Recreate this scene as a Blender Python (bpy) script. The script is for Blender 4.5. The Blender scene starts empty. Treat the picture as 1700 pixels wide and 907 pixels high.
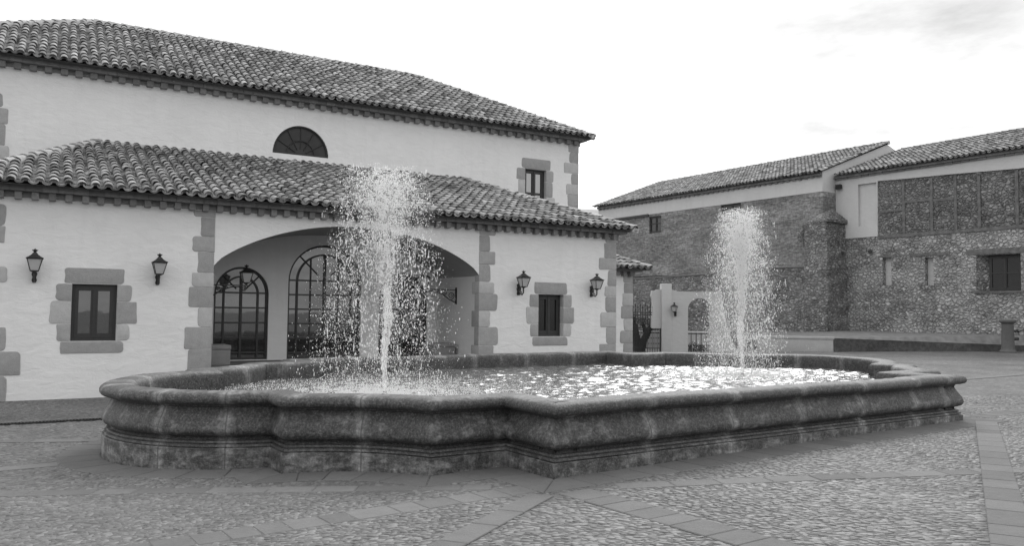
import bpy, bmesh, math, random
import numpy as np
from mathutils import Vector, Matrix
from mathutils.geometry import tessellate_polygon

random.seed(7)
RNG = np.random.default_rng(11)
PI = math.pi
SC = bpy.context.scene
COL = SC.collection

# ------------------------------------------------------------------ helpers
def obj(name, me, mat=None, parent=None):
    o = bpy.data.objects.new(name, me)
    COL.objects.link(o)
    if mat is not None:
        me.materials.append(mat)
    if parent is not None:
        o.parent = parent
    return o

class MB:
    def __init__(self):
        self.v = []; self.f = []
    def add(self, vs, fs):
        n = len(self.v)
        self.v.extend([tuple(p) for p in vs])
        self.f.extend([tuple(i + n for i in f) for f in fs])
    def box(self, x0, x1, y0, y1, z0, z1):
        self.add([(x0,y0,z0),(x1,y0,z0),(x1,y1,z0),(x0,y1,z0),(x0,y0,z1),(x1,y0,z1),(x1,y1,z1),(x0,y1,z1)],
                 [(0,3,2,1),(4,5,6,7),(0,1,5,4),(1,2,6,5),(2,3,7,6),(3,0,4,7)])
    def rbox(self, x0, x1, y0, y1, z0, z1, r=.03, j=.012, rnd=random):
        """a dressed stone: bevelled box with uneven corners"""
        bm = bmesh.new()
        bmesh.ops.create_cube(bm, size=1)
        for v in bm.verts:
            v.co = Vector(((x0+x1)/2 + v.co.x*(x1-x0), (y0+y1)/2 + v.co.y*(y1-y0), (z0+z1)/2 + v.co.z*(z1-z0)))
            v.co.x += rnd.uniform(-j, j); v.co.z += rnd.uniform(-j*.5, j*.5)
        bmesh.ops.bevel(bm, geom=bm.edges[:], offset=r, segments=2, profile=.6, affect='EDGES', clamp_overlap=True)
        bm.verts.index_update()
        self.add([v.co[:] for v in bm.verts], [[v.index for v in f.verts] for f in bm.faces])
        bm.free()
    def rstone(self, x0, x1, y0, y1, z0, z1, rnd=random, rmax=.085, rmin=.02, keep=()):
        """dressed stone with hand-cut outline: every corner rounded differently, edges a little wavy"""
        w, h = x1-x0, z1-z0; out = []
        for ci, (cx, cz, a0) in enumerate(((x1, z1, 0), (x0, z1, PI/2), (x0, z0, PI), (x1, z0, 3*PI/2))):
            side = 1 if ci in (0, 3) else -1
            r = .012 if side in keep else min(rnd.uniform(rmin, rmax), w*.45, h*.45)
            ox, oz = (cx-r if side > 0 else cx+r), (cz-r if ci < 2 else cz+r)
            jx, jz = (0 if side in keep else rnd.uniform(-.012, .012)), rnd.uniform(-.004, .004)
            for k in range(5):
                a = a0+PI/2*k/4; out.append((ox+r*math.cos(a)+jx, oz+r*math.sin(a)+jz))
            nx = ((x0+x1)/2, z1+rnd.uniform(-.006, .002)) if ci == 0 else ((x0+rnd.uniform(-.006, .008) if -1 not in keep else x0, (z0+z1)/2) if ci == 1 else (((x0+x1)/2, z0+rnd.uniform(-.002, .006)) if ci == 2 else (x1+(rnd.uniform(-.008, .006) if 1 not in keep else 0), (z0+z1)/2)))
            out.append(nx)
        n = len(out); mx, mz = (x0+x1)/2, (z0+z1)/2
        def inset(d): return [(mx+(x-mx)*(1-2*d/w), mz+(z-mz)*(1-2*d/h)) for x, z in out]
        L0, L1, L2 = out, inset(.006), inset(.022); rz = rnd.uniform(-.004, .004)
        vs = [(x, y1, z) for x, z in L0]+[(x, y0+.016, z) for x, z in L0]+[(x, y0+.004, z) for x, z in L1]+[(x, y0+rz*.5, z) for x, z in L2]
        fs = []
        for k in range(3):
            for i in range(n): fs.append((k*n+i, (k+1)*n+i, (k+1)*n+(i+1) % n, k*n+(i+1) % n))
        fs.append(tuple(3*n+i for i in range(n))[::-1])
        self.add(vs, [f[::-1] for f in fs])
    def tube(self, pts, r, n=6, cap=True):
        pts = [Vector(p) for p in pts]
        rs = r if isinstance(r, (list, tuple)) else [r]*len(pts)
        rings = []
        up = None
        for i, p in enumerate(pts):
            t = (pts[min(i+1, len(pts)-1)] - pts[max(i-1, 0)])
            if t.length < 1e-9: t = Vector((0,0,1))
            t.normalize()
            if up is None:
                up = t.orthogonal().normalized()
            up = (up - t*up.dot(t))
            if up.length < 1e-6: up = t.orthogonal()
            up.normalize()
            w = t.cross(up)
            rings.append([p + (up*math.cos(2*PI*k/n) + w*math.sin(2*PI*k/n))*rs[i] for k in range(n)])
        vs = [v for rg in rings for v in rg]
        fs = []
        for i in range(len(pts)-1):
            for k in range(n):
                a = i*n+k; b = i*n+(k+1) % n
                fs.append((a, b, b+n, a+n))
        if cap:
            fs.append(tuple(range(n))[::-1]); m = (len(pts)-1)*n
            fs.append(tuple(m+k for k in range(n)))
        self.add(vs, fs)
    def lathe(self, prof, n=16, c=(0,0), rot=0.0):
        vs = []; fs = []
        for (r, z) in prof:
            for k in range(n):
                a = 2*PI*k/n + rot
                vs.append((c[0]+r*math.cos(a), c[1]+r*math.sin(a), z))
        for i in range(len(prof)-1):
            for k in range(n):
                a = i*n+k; b = i*n+(k+1) % n
                fs.append((a, b, b+n, a+n))
        fs.append(tuple(range(n))[::-1]); m = (len(prof)-1)*n
        fs.append(tuple(m+k for k in range(n)))
        self.add(vs, fs)
    def wall(self, outer, holes=(), y=0.0, depth=.3, hole_depth=None, back=False, back_outer=True):
        """vertical wall in the local xz plane with openings; reveals run back from it"""
        loops = [outer] + list(holes)
        flat = [p for l in loops for p in l]
        tri = tessellate_polygon([[Vector((p[0], p[1], 0)) for p in l] for l in loops])
        fs = []
        for t in tri:
            a, b, c = [flat[i] for i in t]
            area = (b[0]-a[0])*(c[1]-a[1]) - (b[1]-a[1])*(c[0]-a[0])
            if abs(area) < 1e-9: continue
            fs.append(tuple(t) if area > 0 else (t[0], t[2], t[1]))
        self.add([(p[0], y, p[1]) for p in flat], fs)
        if back:
            self.add([(p[0], y+depth, p[1]) for p in flat], [f[::-1] for f in fs])
        for li, l in enumerate(loops):
            if li == 0 and not back_outer: continue
            d = depth if (li == 0 or hole_depth is None) else hole_depth
            n = len(l)
            self.add([(p[0], y, p[1]) for p in l] + [(p[0], y+d, p[1]) for p in l],
                     [(i, (i+1) % n, n+(i+1) % n, n+i) for i in range(n)])
    def build(self, name, mat, parent=None, smooth=None):
        me = bpy.data.meshes.new(name)
        me.from_pydata(self.v, [], self.f)
        me.update()
        if smooth is not None:
            for p in me.polygons: p.use_smooth = True
            me.set_sharp_from_angle(angle=math.radians(smooth))
        return obj(name, me, mat, parent)

def tag(o, label=None, cat=None, group=None, kind=None):
    if label: o['label'] = label
    if cat: o['category'] = cat
    if group: o['group'] = group
    if kind: o['kind'] = kind
    return o

def thing(name, label, cat, loc=(0,0,0), rz=0.0, group=None):
    o = bpy.data.objects.new(name, None)
    COL.objects.link(o)
    o.location = loc; o.rotation_euler = (0, 0, rz); o.empty_display_size = .2
    return tag(o, label, cat, group)

def dup(root, loc, rz, label):
    r = root.copy(); COL.objects.link(r); r.location = loc; r.rotation_euler = (0, 0, rz); r['label'] = label
    for ch in list(root.children):
        c = ch.copy(); COL.objects.link(c); c.parent = r
        for g_ in list(ch.children):
            d = g_.copy(); COL.objects.link(d); d.parent = c
    return r

def arc(cx, cz, r, a0, a1, n, rz=None):
    rz = r if rz is None else rz
    return [(cx + r*math.cos(a0+(a1-a0)*i/n), cz + rz*math.sin(a0+(a1-a0)*i/n)) for i in range(n+1)]

def arch_open(x0, x1, z0, zs, zt, n=24):
    """opening with a round head, counter-clockwise"""
    cx = (x0+x1)/2; r = (x1-x0)/2
    return [(x0, z0), (x1, z0)] + arc(cx, zs, r, 0, PI, n, zt-zs)

# ------------------------------------------------------------------ materials
class NT:
    def __init__(self, name):
        self.m = bpy.data.materials.new(name); self.m.use_nodes = True
        self.t = self.m.node_tree; self.b = self.t.nodes['Principled BSDF']
        self.out = self.t.nodes['Material Output']
    def n(self, typ, **kw):
        nd = self.t.nodes.new(typ)
        for k, v in kw.items():
            if k.startswith('i_'):
                nd.inputs[k[2:].replace('_', ' ')].default_value = v
            else:
                setattr(nd, k, v)
        return nd
    def l(self, a, b): self.t.links.new(a, b)
    def coords(self, scale=(1,1,1), rot=(0,0,0), kind='Object'):
        tc = self.n('ShaderNodeTexCoord'); mp = self.n('ShaderNodeMapping')
        mp.inputs['Scale'].default_value = scale; mp.inputs['Rotation'].default_value = rot
        self.l(tc.outputs[kind], mp.inputs['Vector'])
        return mp.outputs['Vector']
    def noise(self, vec, scale, detail=4, rough=.55, dist=0.0):
        nd = self.n('ShaderNodeTexNoise')
        nd.inputs['Scale'].default_value = scale; nd.inputs['Detail'].default_value = detail
        nd.inputs['Roughness'].default_value = rough; nd.inputs['Distortion'].default_value = dist
        self.l(vec, nd.inputs['Vector'])
        return nd.outputs['Fac']
    def ramp(self, fac, stops, interp='LINEAR'):
        r = self.n('ShaderNodeValToRGB'); r.color_ramp.interpolation = interp
        els = r.color_ramp.elements
        while len(els) < len(stops): els.new(.5)
        for e, (p, c) in zip(els, stops):
            e.position = p; e.color = (c, c, c, 1)
        self.l(fac, r.inputs['Fac'])
        return r.outputs['Color']
    def math(self, op, a, b=None):
        nd = self.n('ShaderNodeMath', operation=op)
        for i, x in enumerate((a, b)):
            if x is None: continue
            if isinstance(x, (int, float)): nd.inputs[i].default_value = x
            else: self.l(x, nd.inputs[i])
        return nd.outputs[0]
    def mix(self, fac, a, b, blend='MIX'):
        nd = self.n('ShaderNodeMix', data_type='RGBA', blend_type=blend)
        for s, x in ((nd.inputs[0], fac), (nd.inputs[6], a), (nd.inputs[7], b)):
            if isinstance(x, (int, float)):
                s.default_value = x if s == nd.inputs[0] else (x, x, x, 1)
            else: self.l(x, s)
        return nd.outputs[2]
    def color(self, c):
        if isinstance(c, (int, float)): self.b.inputs['Base Color'].default_value = (c, c, c, 1)
        else: self.l(c, self.b.inputs['Base Color'])
    def bump(self, h, strength=.5, dist=.02, prev=None):
        nd = self.n('ShaderNodeBump'); nd.inputs['Strength'].default_value = strength; nd.inputs['Distance'].default_value = dist
        self.l(h, nd.inputs['Height'])
        if prev is not None: self.l(prev, nd.inputs['Normal'])
        self.l(nd.outputs['Normal'], self.b.inputs['Normal'])
        return nd.outputs['Normal']
    def set(self, **kw):
        for k, v in kw.items(): self.b.inputs[k.replace('_', ' ')].default_value = v
        return self

def m_plaster(name, base, rough_amp):
    t = NT(name); v = t.coords()
    big = t.noise(v, .55, 3); mid = t.noise(t.coords((1,1,2.2)), 3.2, 5, .6, .6); fine = t.noise(v, 40, 3)
    c = t.ramp(big, [(.3, base*.93), (.7, base*1.03)])
    c = t.mix(.22, c, t.ramp(mid, [(.3, base*.8), (.65, base*1.05)]))
    streak = t.noise(t.coords((2.5,2.5,.25)), 1.6, 4)
    c = t.mix(t.ramp(streak, [(.52, 0), (.8, .22)]), c, base*.72)
    t.color(c); t.set(Roughness=.9)
    n1 = t.bump(mid, rough_amp, .05)
    t.bump(fine, .25, .006, n1)
    return t.m

def m_stone(name, base, scale=6.0):
    t = NT(name); v = t.coords()
    a = t.noise(v, scale, 6, .65); b = t.noise(v, scale*9, 4, .7); g = t.n('ShaderNodeNewGeometry')
    c = t.ramp(a, [(.25, base*.8), (.75, base*1.15)])
    c = t.mix(.3, c, t.ramp(b, [(.3, base*.6), (.7, base*1.25)]))
    isl = t.ramp(g.outputs['Random Per Island'], [(0, .76), (1, 1.14)])
    t.color(t.mix(1, c, isl, 'MULTIPLY')); t.set(Roughness=.88)
    n1 = t.bump(a, .5, .03); t.bump(b, .6, .008, n1)
    return t.m

def m_tile(name, lo, hi):
    t = NT(name); g = t.n('ShaderNodeNewGeometry'); v = t.coords()
    r = g.outputs['Random Per Island']
    c = t.ramp(r, [(0, lo*.35), (.07, lo*.8), (.14, lo*1.25), (.55, (lo+hi)*.47), (.92, hi*.9), (1, hi*1.1)])
    a = t.noise(v, 7, 5, .65); b = t.noise(v, 1.1, 3)
    c = t.mix(.45, c, t.mix(1, c, t.ramp(a, [(.3, .45), (.7, 1.5)]), 'MULTIPLY'))
    c = t.mix(t.ramp(b, [(.45, 0), (.7, .4)]), c, lo*.7)
    t.color(c); t.set(Roughness=.85)
    t.bump(t.noise(v, 55, 3), .4, .006)
    return t.m

def m_flat(name, base, rough=.8, metallic=0.0, var=.15, scale=20):
    t = NT(name); v = t.coords()
    t.color(t.ramp(t.noise(v, scale, 4), [(.3, base*(1-var)), (.7, base*(1+var))]))
    t.set(Roughness=rough, Metallic=metallic)
    t.bump(t.noise(v, scale*4, 3), .15, .004)
    return t.m

def m_glass(name, refl=.14, base=.012):
    t = NT(name)
    t.color(base); t.set(Roughness=.2)
    gl = t.n('ShaderNodeBsdfGlossy'); gl.inputs['Roughness'].default_value = .015
    fr = t.n('ShaderNodeFresnel'); fr.inputs['IOR'].default_value = 1.5
    f = t.math('ADD', fr.outputs[0], refl)
    bp = t.n('ShaderNodeBump'); bp.inputs['Strength'].default_value = .04; bp.inputs['Distance'].default_value = .02
    t.l(t.noise(t.coords(), 2.2, 2), bp.inputs['Height']); t.l(bp.outputs[0], gl.inputs['Normal'])
    mx = t.n('ShaderNodeMixShader')
    t.l(f, mx.inputs[0]); t.l(t.b.outputs[0], mx.inputs[1]); t.l(gl.outputs[0], mx.inputs[2])
    t.l(mx.outputs[0], t.out.inputs['Surface'])
    return t.m

def m_lampglass():
    t = NT('frosted_lamp_glass'); t.color(.62); t.set(Roughness=.25)
    tr = t.n('ShaderNodeBsdfTranslucent'); tr.inputs[0].default_value = (.7,.7,.7,1)
    mx = t.n('ShaderNodeMixShader'); mx.inputs[0].default_value = .4
    t.l(t.b.outputs[0], mx.inputs[1]); t.l(tr.outputs[0], mx.inputs[2]); t.l(mx.outputs[0], t.out.inputs['Surface'])
    return t.m

def m_rubble(name, size, lo, hi, mortar, patch=.0, bumpd=.12, squash=1.35):
    """irregular rubble masonry with mortar and remains of render"""
    t = NT(name)
    v0 = t.coords((1,1,squash))
    w = t.n('ShaderNodeTexNoise'); w.inputs['Scale'].default_value = 2.0; w.inputs['Detail'].default_value = 3; t.l(v0, w.inputs['Vector'])
    mx = t.n('ShaderNodeMix', data_type='VECTOR'); mx.inputs[0].default_value = .22
    t.l(v0, mx.inputs[4]); t.l(w.outputs['Color'], mx.inputs[5]); v = mx.outputs[1]
    vo = t.n('ShaderNodeTexVoronoi', feature='F1'); vo.inputs['Scale'].default_value = 1/size; t.l(v, vo.inputs['Vector'])
    ve = t.n('ShaderNodeTexVoronoi', feature='DISTANCE_TO_EDGE'); ve.inputs['Scale'].default_value = 1/size; t.l(v, ve.inputs['Vector'])
    sep = t.n('ShaderNodeSeparateColor'); t.l(vo.outputs['Color'], sep.inputs[0])
    c = t.ramp(sep.outputs[0], [(0, lo), (.5, (lo+hi)/2), (.85, hi), (1, hi*1.3)])
    a = t.noise(v0, 9, 6, .7); big = t.noise(v0, .5, 4, .6)
    c = t.mix(.5, c, t.mix(1, c, t.ramp(a, [(.3, .4), (.7, 1.5)]), 'MULTIPLY'))
    edge = t.ramp(t.math('ADD', ve.outputs['Distance'], t.math('MULTIPLY', t.math('SUBTRACT', a, .5), .35)), [(.0, .9), (.16, 0)])
    edge = t.math('MULTIPLY', edge, t.ramp(t.noise(v0, 1.3, 3), [(.35, .25), (.65, .85)]))
    c = t.mix(edge, c, t.ramp(a, [(.3, mortar*.6), (.7, mortar*1.3)]))
    c = t.mix(.35, c, t.mix(1, c, t.ramp(t.noise(v0, 22, 4, .7), [(.32, .35), (.68, 1.6)]), 'MULTIPLY'))
    if patch > 0:
        pf = t.ramp(big, [(.45, 0), (.58, patch)])
        c = t.mix(pf, c, t.ramp(a, [(.3, hi*.9), (.7, hi*1.35)]))
    c = t.mix(.55, c, t.mix(1, c, t.ramp(t.noise(v0, .8, 5, .65), [(.3, .5), (.7, 1.4)]), 'MULTIPLY'))
    t.color(c); t.set(Roughness=.95)
    h = t.ramp(ve.outputs['Distance'], [(0, 0), (.22, 1)])
    n1 = t.bump(h, .9, bumpd); t.bump(a, .7, bumpd*.3, n1)
    return t.m

def m_brick(name, lo, hi, mortar, bw=.28, bh=.07):
    t = NT(name)
    tc = t.n('ShaderNodeTexCoord'); sp = t.n('ShaderNodeSeparateXYZ'); t.l(tc.outputs['Object'], sp.inputs[0])
    ad = t.math('ADD', sp.outputs[0], sp.outputs[1]); cb = t.n('ShaderNodeCombineXYZ')
    wob = t.noise(tc.outputs['Object'], 1.2, 4); wz = t.math('ADD', sp.outputs[2], t.math('MULTIPLY', wob, .22))
    t.l(ad, cb.inputs[0]); t.l(wz, cb.inputs[1])
    br = t.n('ShaderNodeTexBrick'); t.l(cb.outputs[0], br.inputs['Vector'])
    br.inputs['Scale'].default_value = 1; br.inputs['Brick Width'].default_value = bw; br.inputs['Row Height'].default_value = bh
    br.inputs['Mortar Size'].default_value = bh*.16; br.inputs['Mortar Smooth'].default_value = .3; br.inputs['Bias'].default_value = -.1
    br.inputs['Color1'].default_value = (lo, lo, lo, 1); br.inputs['Color2'].default_value = (hi, hi, hi, 1)
    br.inputs['Mortar'].default_value = (mortar, mortar, mortar, 1)
    a = t.noise(tc.outputs['Object'], 6, 6, .7); big = t.noise(t.coords((.5,.5,1.4)), .7, 5, .65)
    c = t.mix(1, br.outputs['Color'], t.ramp(a, [(.3, .5), (.7, 1.5)]), 'MULTIPLY')
    c = t.mix(1, c, t.ramp(big, [(.32, .62), (.68, 1.45)]), 'MULTIPLY')
    t.color(c); t.set(Roughness=.95)
    inv = t.math('SUBTRACT', 1.0, br.outputs['Fac'])
    n1 = t.bump(inv, .8, .03); t.bump(a, .7, .04, n1)
    return t.m

def m_fountain():
    t = NT('weathered_basin_stone')
    pu = t.n('ShaderNodeAttribute', attribute_name='pu').outputs['Fac']
    pz = t.n('ShaderNodeAttribute', attribute_name='pz').outputs['Fac']
    jd = t.n('ShaderNodeAttribute', attribute_name='jd').outputs['Fac']
    v = t.coords(); cb = t.n('ShaderNodeCombineXYZ'); t.l(pu, cb.inputs[0]); t.l(pz, cb.inputs[2])
    uv = cb.outputs[0]
    def sc(s):
        mp = t.n('ShaderNodeMapping'); mp.inputs['Scale'].default_value = s; t.l(uv, mp.inputs['Vector']); return mp.outputs[0]
    fine = t.noise(v, 48, 6, .7); mid = t.noise(v, 6, 7, .7, .5); blot = t.noise(sc((1.0,1,2.6)), 2.6, 7, .72, .3)
    travertine = t.noise(sc((2.2,1,14)), 1.5, 5, .7, .5); block = t.n('ShaderNodeTexWhiteNoise', noise_dimensions='1D')
    t.l(t.math('FLOOR', t.math('DIVIDE', pu, 1.18)), block.inputs['W'])
    clean = t.ramp(mid, [(.25, .15), (.75, .35)])
    clean = t.mix(.35, clean, t.ramp(travertine, [(.35, .12), (.65, .36)]))
    dark = t.ramp(fine, [(.36, .018), (.5, .048), (.64, .11)])
    # lichen mottling; tone darker on rim face and necks, paler on foot and rim top
    prof = t.n('ShaderNodeFloatCurve'); cv = prof.mapping.curves[0]
    for i, (x, y) in enumerate([(0, .40), (.16, .42), (.27, .66), (.34, .58), (.5, .55), (.62, .66), (.72, .74), (.775, .44), (.80, .62), (1, .60)]):
        if i in (0,): cv.points[0].location = (x, y)
        elif i == 9: cv.points[-1].location = (x, y)
        else: cv.points.new(x, y)
    prof.mapping.update(); t.l(pz, prof.inputs['Value'])
    drip = t.noise(sc((5,1,.5)), 2.4, 4, .6)
    s = t.math('ADD', t.math('MULTIPLY', t.ramp(blot, [(.36, 0), (.64, 1)]), .46), t.math('MULTIPLY', t.ramp(mid, [(.36, 0), (.64, 1)]), .30))
    s = t.math('ADD', s, t.math('MULTIPLY', t.ramp(fine, [(.34, 0), (.66, 1)]), .22))
    s = t.math('ADD', s, t.math('MULTIPLY', t.ramp(drip, [(.36, 0), (.66, 1)]), .16))
    s = t.math('ADD', s, t.math('MULTIPLY', t.math('SUBTRACT', prof.outputs[0], .55), .9))
    s = t.math('ADD', s, t.math('MULTIPLY', block.outputs['Value'], .10))
    jn = t.math('ADD', jd, t.math('MULTIPLY', t.math('SUBTRACT', t.noise(sc((2,1,5)), 2.2, 4), .5), .22))
    streak = t.ramp(jn, [(0.0, 1), (.025, .75), (.10, 0)])
    s = t.math('SUBTRACT', s, t.math('MULTIPLY', streak, .20))
    stain = t.ramp(s, [(.14, 0), (.56, 1)])
    c = t.mix(stain, clean, dark)
    pits = t.ramp(t.noise(sc((14,1,34)), 2.2, 5, .75, .4), [(.56, 0), (.64, 1)])
    c = t.mix(t.math('MULTIPLY', pits, t.ramp(blot, [(.4, .15), (.6, .85)])), c, .022)
    c = t.mix(t.math('MULTIPLY', streak, .32), c, .33)
    c = t.mix(1, c, t.ramp(t.noise(v, 20, 9, .8), [(.38, .5), (.62, 1.5)]), 'MULTIPLY')
    line = t.ramp(jd, [(.003, .75), (.013, 0)])
    c = t.mix(line, c, .05)
    t.color(c)
    t.l(t.ramp(stain, [(0, .85), (1, .62)]), t.b.inputs['Roughness'])
    h = t.math('ADD', t.math('MULTIPLY', fine, .5), t.math('ADD', mid, t.math('MULTIPLY', travertine, .6)))
    n1 = t.bump(h, .9, .014)
    t.bump(t.ramp(jd, [(0, 0), (.010, 1)]), .3, .006, n1)
    return t.m

def m_water():
    t = NT('pool_water')
    t.color(.11); t.set(Roughness=.11, IOR=1.333)
    t.b.inputs['Specular IOR Level'].default_value = .5
    v = t.coords((1,1,1))
    a = t.noise(v, 7, 4, .6); b = t.noise(v, 22, 3, .6)
    n1 = t.bump(a, .35, .05); t.bump(b, .25, .02, n1)
    return t.m

def m_spray():
    t = NT('water_droplets')
    t.color(.99); t.set(Roughness=.1, IOR=1.333)
    tr = t.n('ShaderNodeBsdfTranslucent'); tr.inputs[0].default_value = (1,1,1,1)
    rf = t.n('ShaderNodeBsdfRefraction'); rf.inputs['Roughness'].default_value = .35; rf.inputs['IOR'].default_value = 1.333; rf.inputs[0].default_value = (1,1,1,1)
    mx = t.n('ShaderNodeMixShader'); mx.inputs[0].default_value = .5
    t.l(t.b.outputs[0], mx.inputs[1]); t.l(tr.outputs[0], mx.inputs[2])
    m2 = t.n('ShaderNodeMixShader'); m2.inputs[0].default_value = .3
    t.l(mx.outputs[0], m2.inputs[1]); t.l(rf.outputs[0], m2.inputs[2]); t.l(m2.outputs[0], t.out.inputs['Surface'])
    return t.m

def m_column():
    t = NT('jet_water')
    t.color(.85); t.set(Roughness=.12, IOR=1.333)
    v = t.coords((1,1,.35))
    tr = t.n('ShaderNodeBsdfTransparent'); f = t.noise(v, 16, 4, .7, .6)
    trl = t.n('ShaderNodeBsdfTranslucent'); trl.inputs[0].default_value = (.9,.9,.9,1)
    m0 = t.n('ShaderNodeMixShader'); m0.inputs[0].default_value = .45
    t.l(t.b.outputs[0], m0.inputs[1]); t.l(trl.outputs[0], m0.inputs[2])
    mx = t.n('ShaderNodeMixShader'); t.l(t.ramp(f, [(.38, .85), (.62, .12)]), mx.inputs[0])
    t.l(m0.outputs[0], mx.inputs[1]); t.l(tr.outputs[0], mx.inputs[2]); t.l(mx.outputs[0], t.out.inputs['Surface'])
    t.bump(f, .8, .03)
    return t.m

def m_ground():
    """pebble paving seen from afar: small stones in mortar"""
    t = NT('pebble_ground')
    v = t.coords((1, 1.5, 1), (0, 0, .6))
    vo = t.n('ShaderNodeTexVoronoi', feature='F1'); vo.inputs['Scale'].default_value = 11; t.l(v, vo.inputs['Vector'])
    ve = t.n('ShaderNodeTexVoronoi', feature='DISTANCE_TO_EDGE'); ve.inputs['Scale'].default_value = 11; t.l(v, ve.inputs['Vector'])
    sep = t.n('ShaderNodeSeparateColor'); t.l(vo.outputs['Color'], sep.inputs[0])
    c = t.ramp(sep.outputs[0], [(0, .075), (.6, .12), (1, .20)])
    c = t.mix(t.ramp(ve.outputs['Distance'], [(.04, 1), (.16, 0)]), c, .105)
    c = t.mix(1, c, t.ramp(t.noise(t.coords(), .45, 5, .65), [(.3, .62), (.7, 1.3)]), 'MULTIPLY')
    t.color(c); t.set(Roughness=.85)
    t.bump(t.ramp(ve.outputs['Distance'], [(0, 0), (.25, 1)]), .6, .02)
    return t.m

def m_pebble():
    t = NT('river_pebbles'); g = t.n('ShaderNodeNewGeometry'); v = t.coords()
    c = t.ramp(g.outputs['Random Per Island'], [(0, .075), (.3, .095), (.8, .122), (1, .165)])
    c = t.mix(1, c, t.ramp(t.noise(v, .45, 5, .65), [(.3, .68), (.7, 1.25)]), 'MULTIPLY')
    c = t.mix(.3, c, t.mix(1, c, t.ramp(t.noise(v, 45, 3), [(.3, .5), (.7, 1.4)]), 'MULTIPLY'))
    t.color(c); t.set(Roughness=.6)
    return t.m

def m_leaf(name, lo, hi):
    t = NT(name); g = t.n('ShaderNodeNewGeometry')
    t.color(t.ramp(g.outputs['Random Per Island'], [(0, lo), (1, hi)])); t.set(Roughness=.6)
    return t.m

M = dict(
    plaster=m_plaster('rough_white_plaster', .72, .36),
    gate_plaster=m_plaster('grey_garden_plaster', .45, .35), band_plaster=m_plaster('old_white_limewash', .52, .25),
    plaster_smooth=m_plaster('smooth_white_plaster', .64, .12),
    sandstone=m_stone('dressed_sandstone', .39),
    tile=m_tile('old_roof_tile', .11, .37),
    tile_far=m_tile('weathered_roof_tile', .08, .38),
    ridge=m_tile('mortared_ridge_tile', .34, .52),
    cornice=m_stone('cornice_brick', .21, 9),
    mortar=m_flat('lime_mortar', .45, .9),
    under=m_flat('roof_bed', .09, .95),
    frame=m_flat('dark_stained_timber', .022, .5),
    iron=m_flat('black_wrought_iron', .014, .5, 0.0),
    pane=m_glass('window_glass', .19),
    door_pane=m_glass('door_glass', .20),
    dark_pane=m_glass('dim_glass', -.035), vault=m_plaster('shaded_vault_plaster', .33, .12),  # vault plaster is darkened to carry the shade of the soffit
    lamp=m_lampglass(),
    rubble=m_rubble('rubble_masonry', .165, .18, .38, .25, .8),
    rubble_dark=m_rubble('dark_rubble_masonry', .16, .14, .31, .13, .35),
    infill=m_rubble('framed_rubble_infill', .15, .11, .26, .14, .35),
    brick=m_brick('thin_old_brick', .12, .28, .24),
    timber=m_flat('grey_old_timber', .125, .9, 0, .35, 5),
    kerbbrick=m_brick('kerb_brick', .05, .09, .06, .12, .6),
    basin=m_fountain(), water=m_water(), spray=m_spray(), column=m_column(),
    ground=m_ground(), pebble=m_pebble(), slab=m_stone('paving_slab', .135, 5),
    slab_wet=m_stone('damp_paving_slab', .108, 5),
    lowwall=m_stone('pale_low_wall', .42, 2),
    benchstone=m_stone('bench_stone', .24, 8),
    bark=m_stone('dark_bark', .045, 14), leaf=m_leaf('olive_leaf', .035, .10), bush=m_leaf('shrub_leaf', .03, .07),
    hill=m_flat('far_hillside', .30, 1, 0, .3, .02), terrace=m_flat('terrace_paving', .17, .9, 0, .3, 3),
    bollard=m_stone('bollard_stone', .10, 8),
)

# ------------------------------------------------------------------ frames of reference (metres, camera foot at 0,0)
def frame(o, phi):
    d = Vector((math.cos(phi), math.sin(phi), 0)); inn = Vector((-math.sin(phi), math.cos(phi), 0))
    o = Vector((o[0], o[1], 0))
    return lambda x, y, z=0: o + d*x + inn*y + Vector((0, 0, z))
HOUSE_O, HOUSE_A = (2.8857, 22.2704, 0), math.radians(29.89)
FNT_O, FNT_A = (1.3503, 13.42, 0), math.radians(34.09)
K_O, K_A = (17.341, 44.6, 0), math.radians(-55.5)
S_O, S_A = (18.388, 45.319, 0), math.radians(-55.5)
HP = frame(HOUSE_O, HOUSE_A); FP = frame(FNT_O, FNT_A); KP = frame(K_O, K_A); SP = frame(S_O, S_A)

def gz(x, y):
    """gentle fall of the courtyard"""
    dx, dy = x-FNT_O[0], y-FNT_O[1]
    a = dx*math.cos(FNT_A) + dy*math.sin(FNT_A); b = dx*math.sin(FNT_A) - dy*math.cos(FNT_A)
    return .12*np.tanh((.0117*a + .0191*b)/.12)

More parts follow.
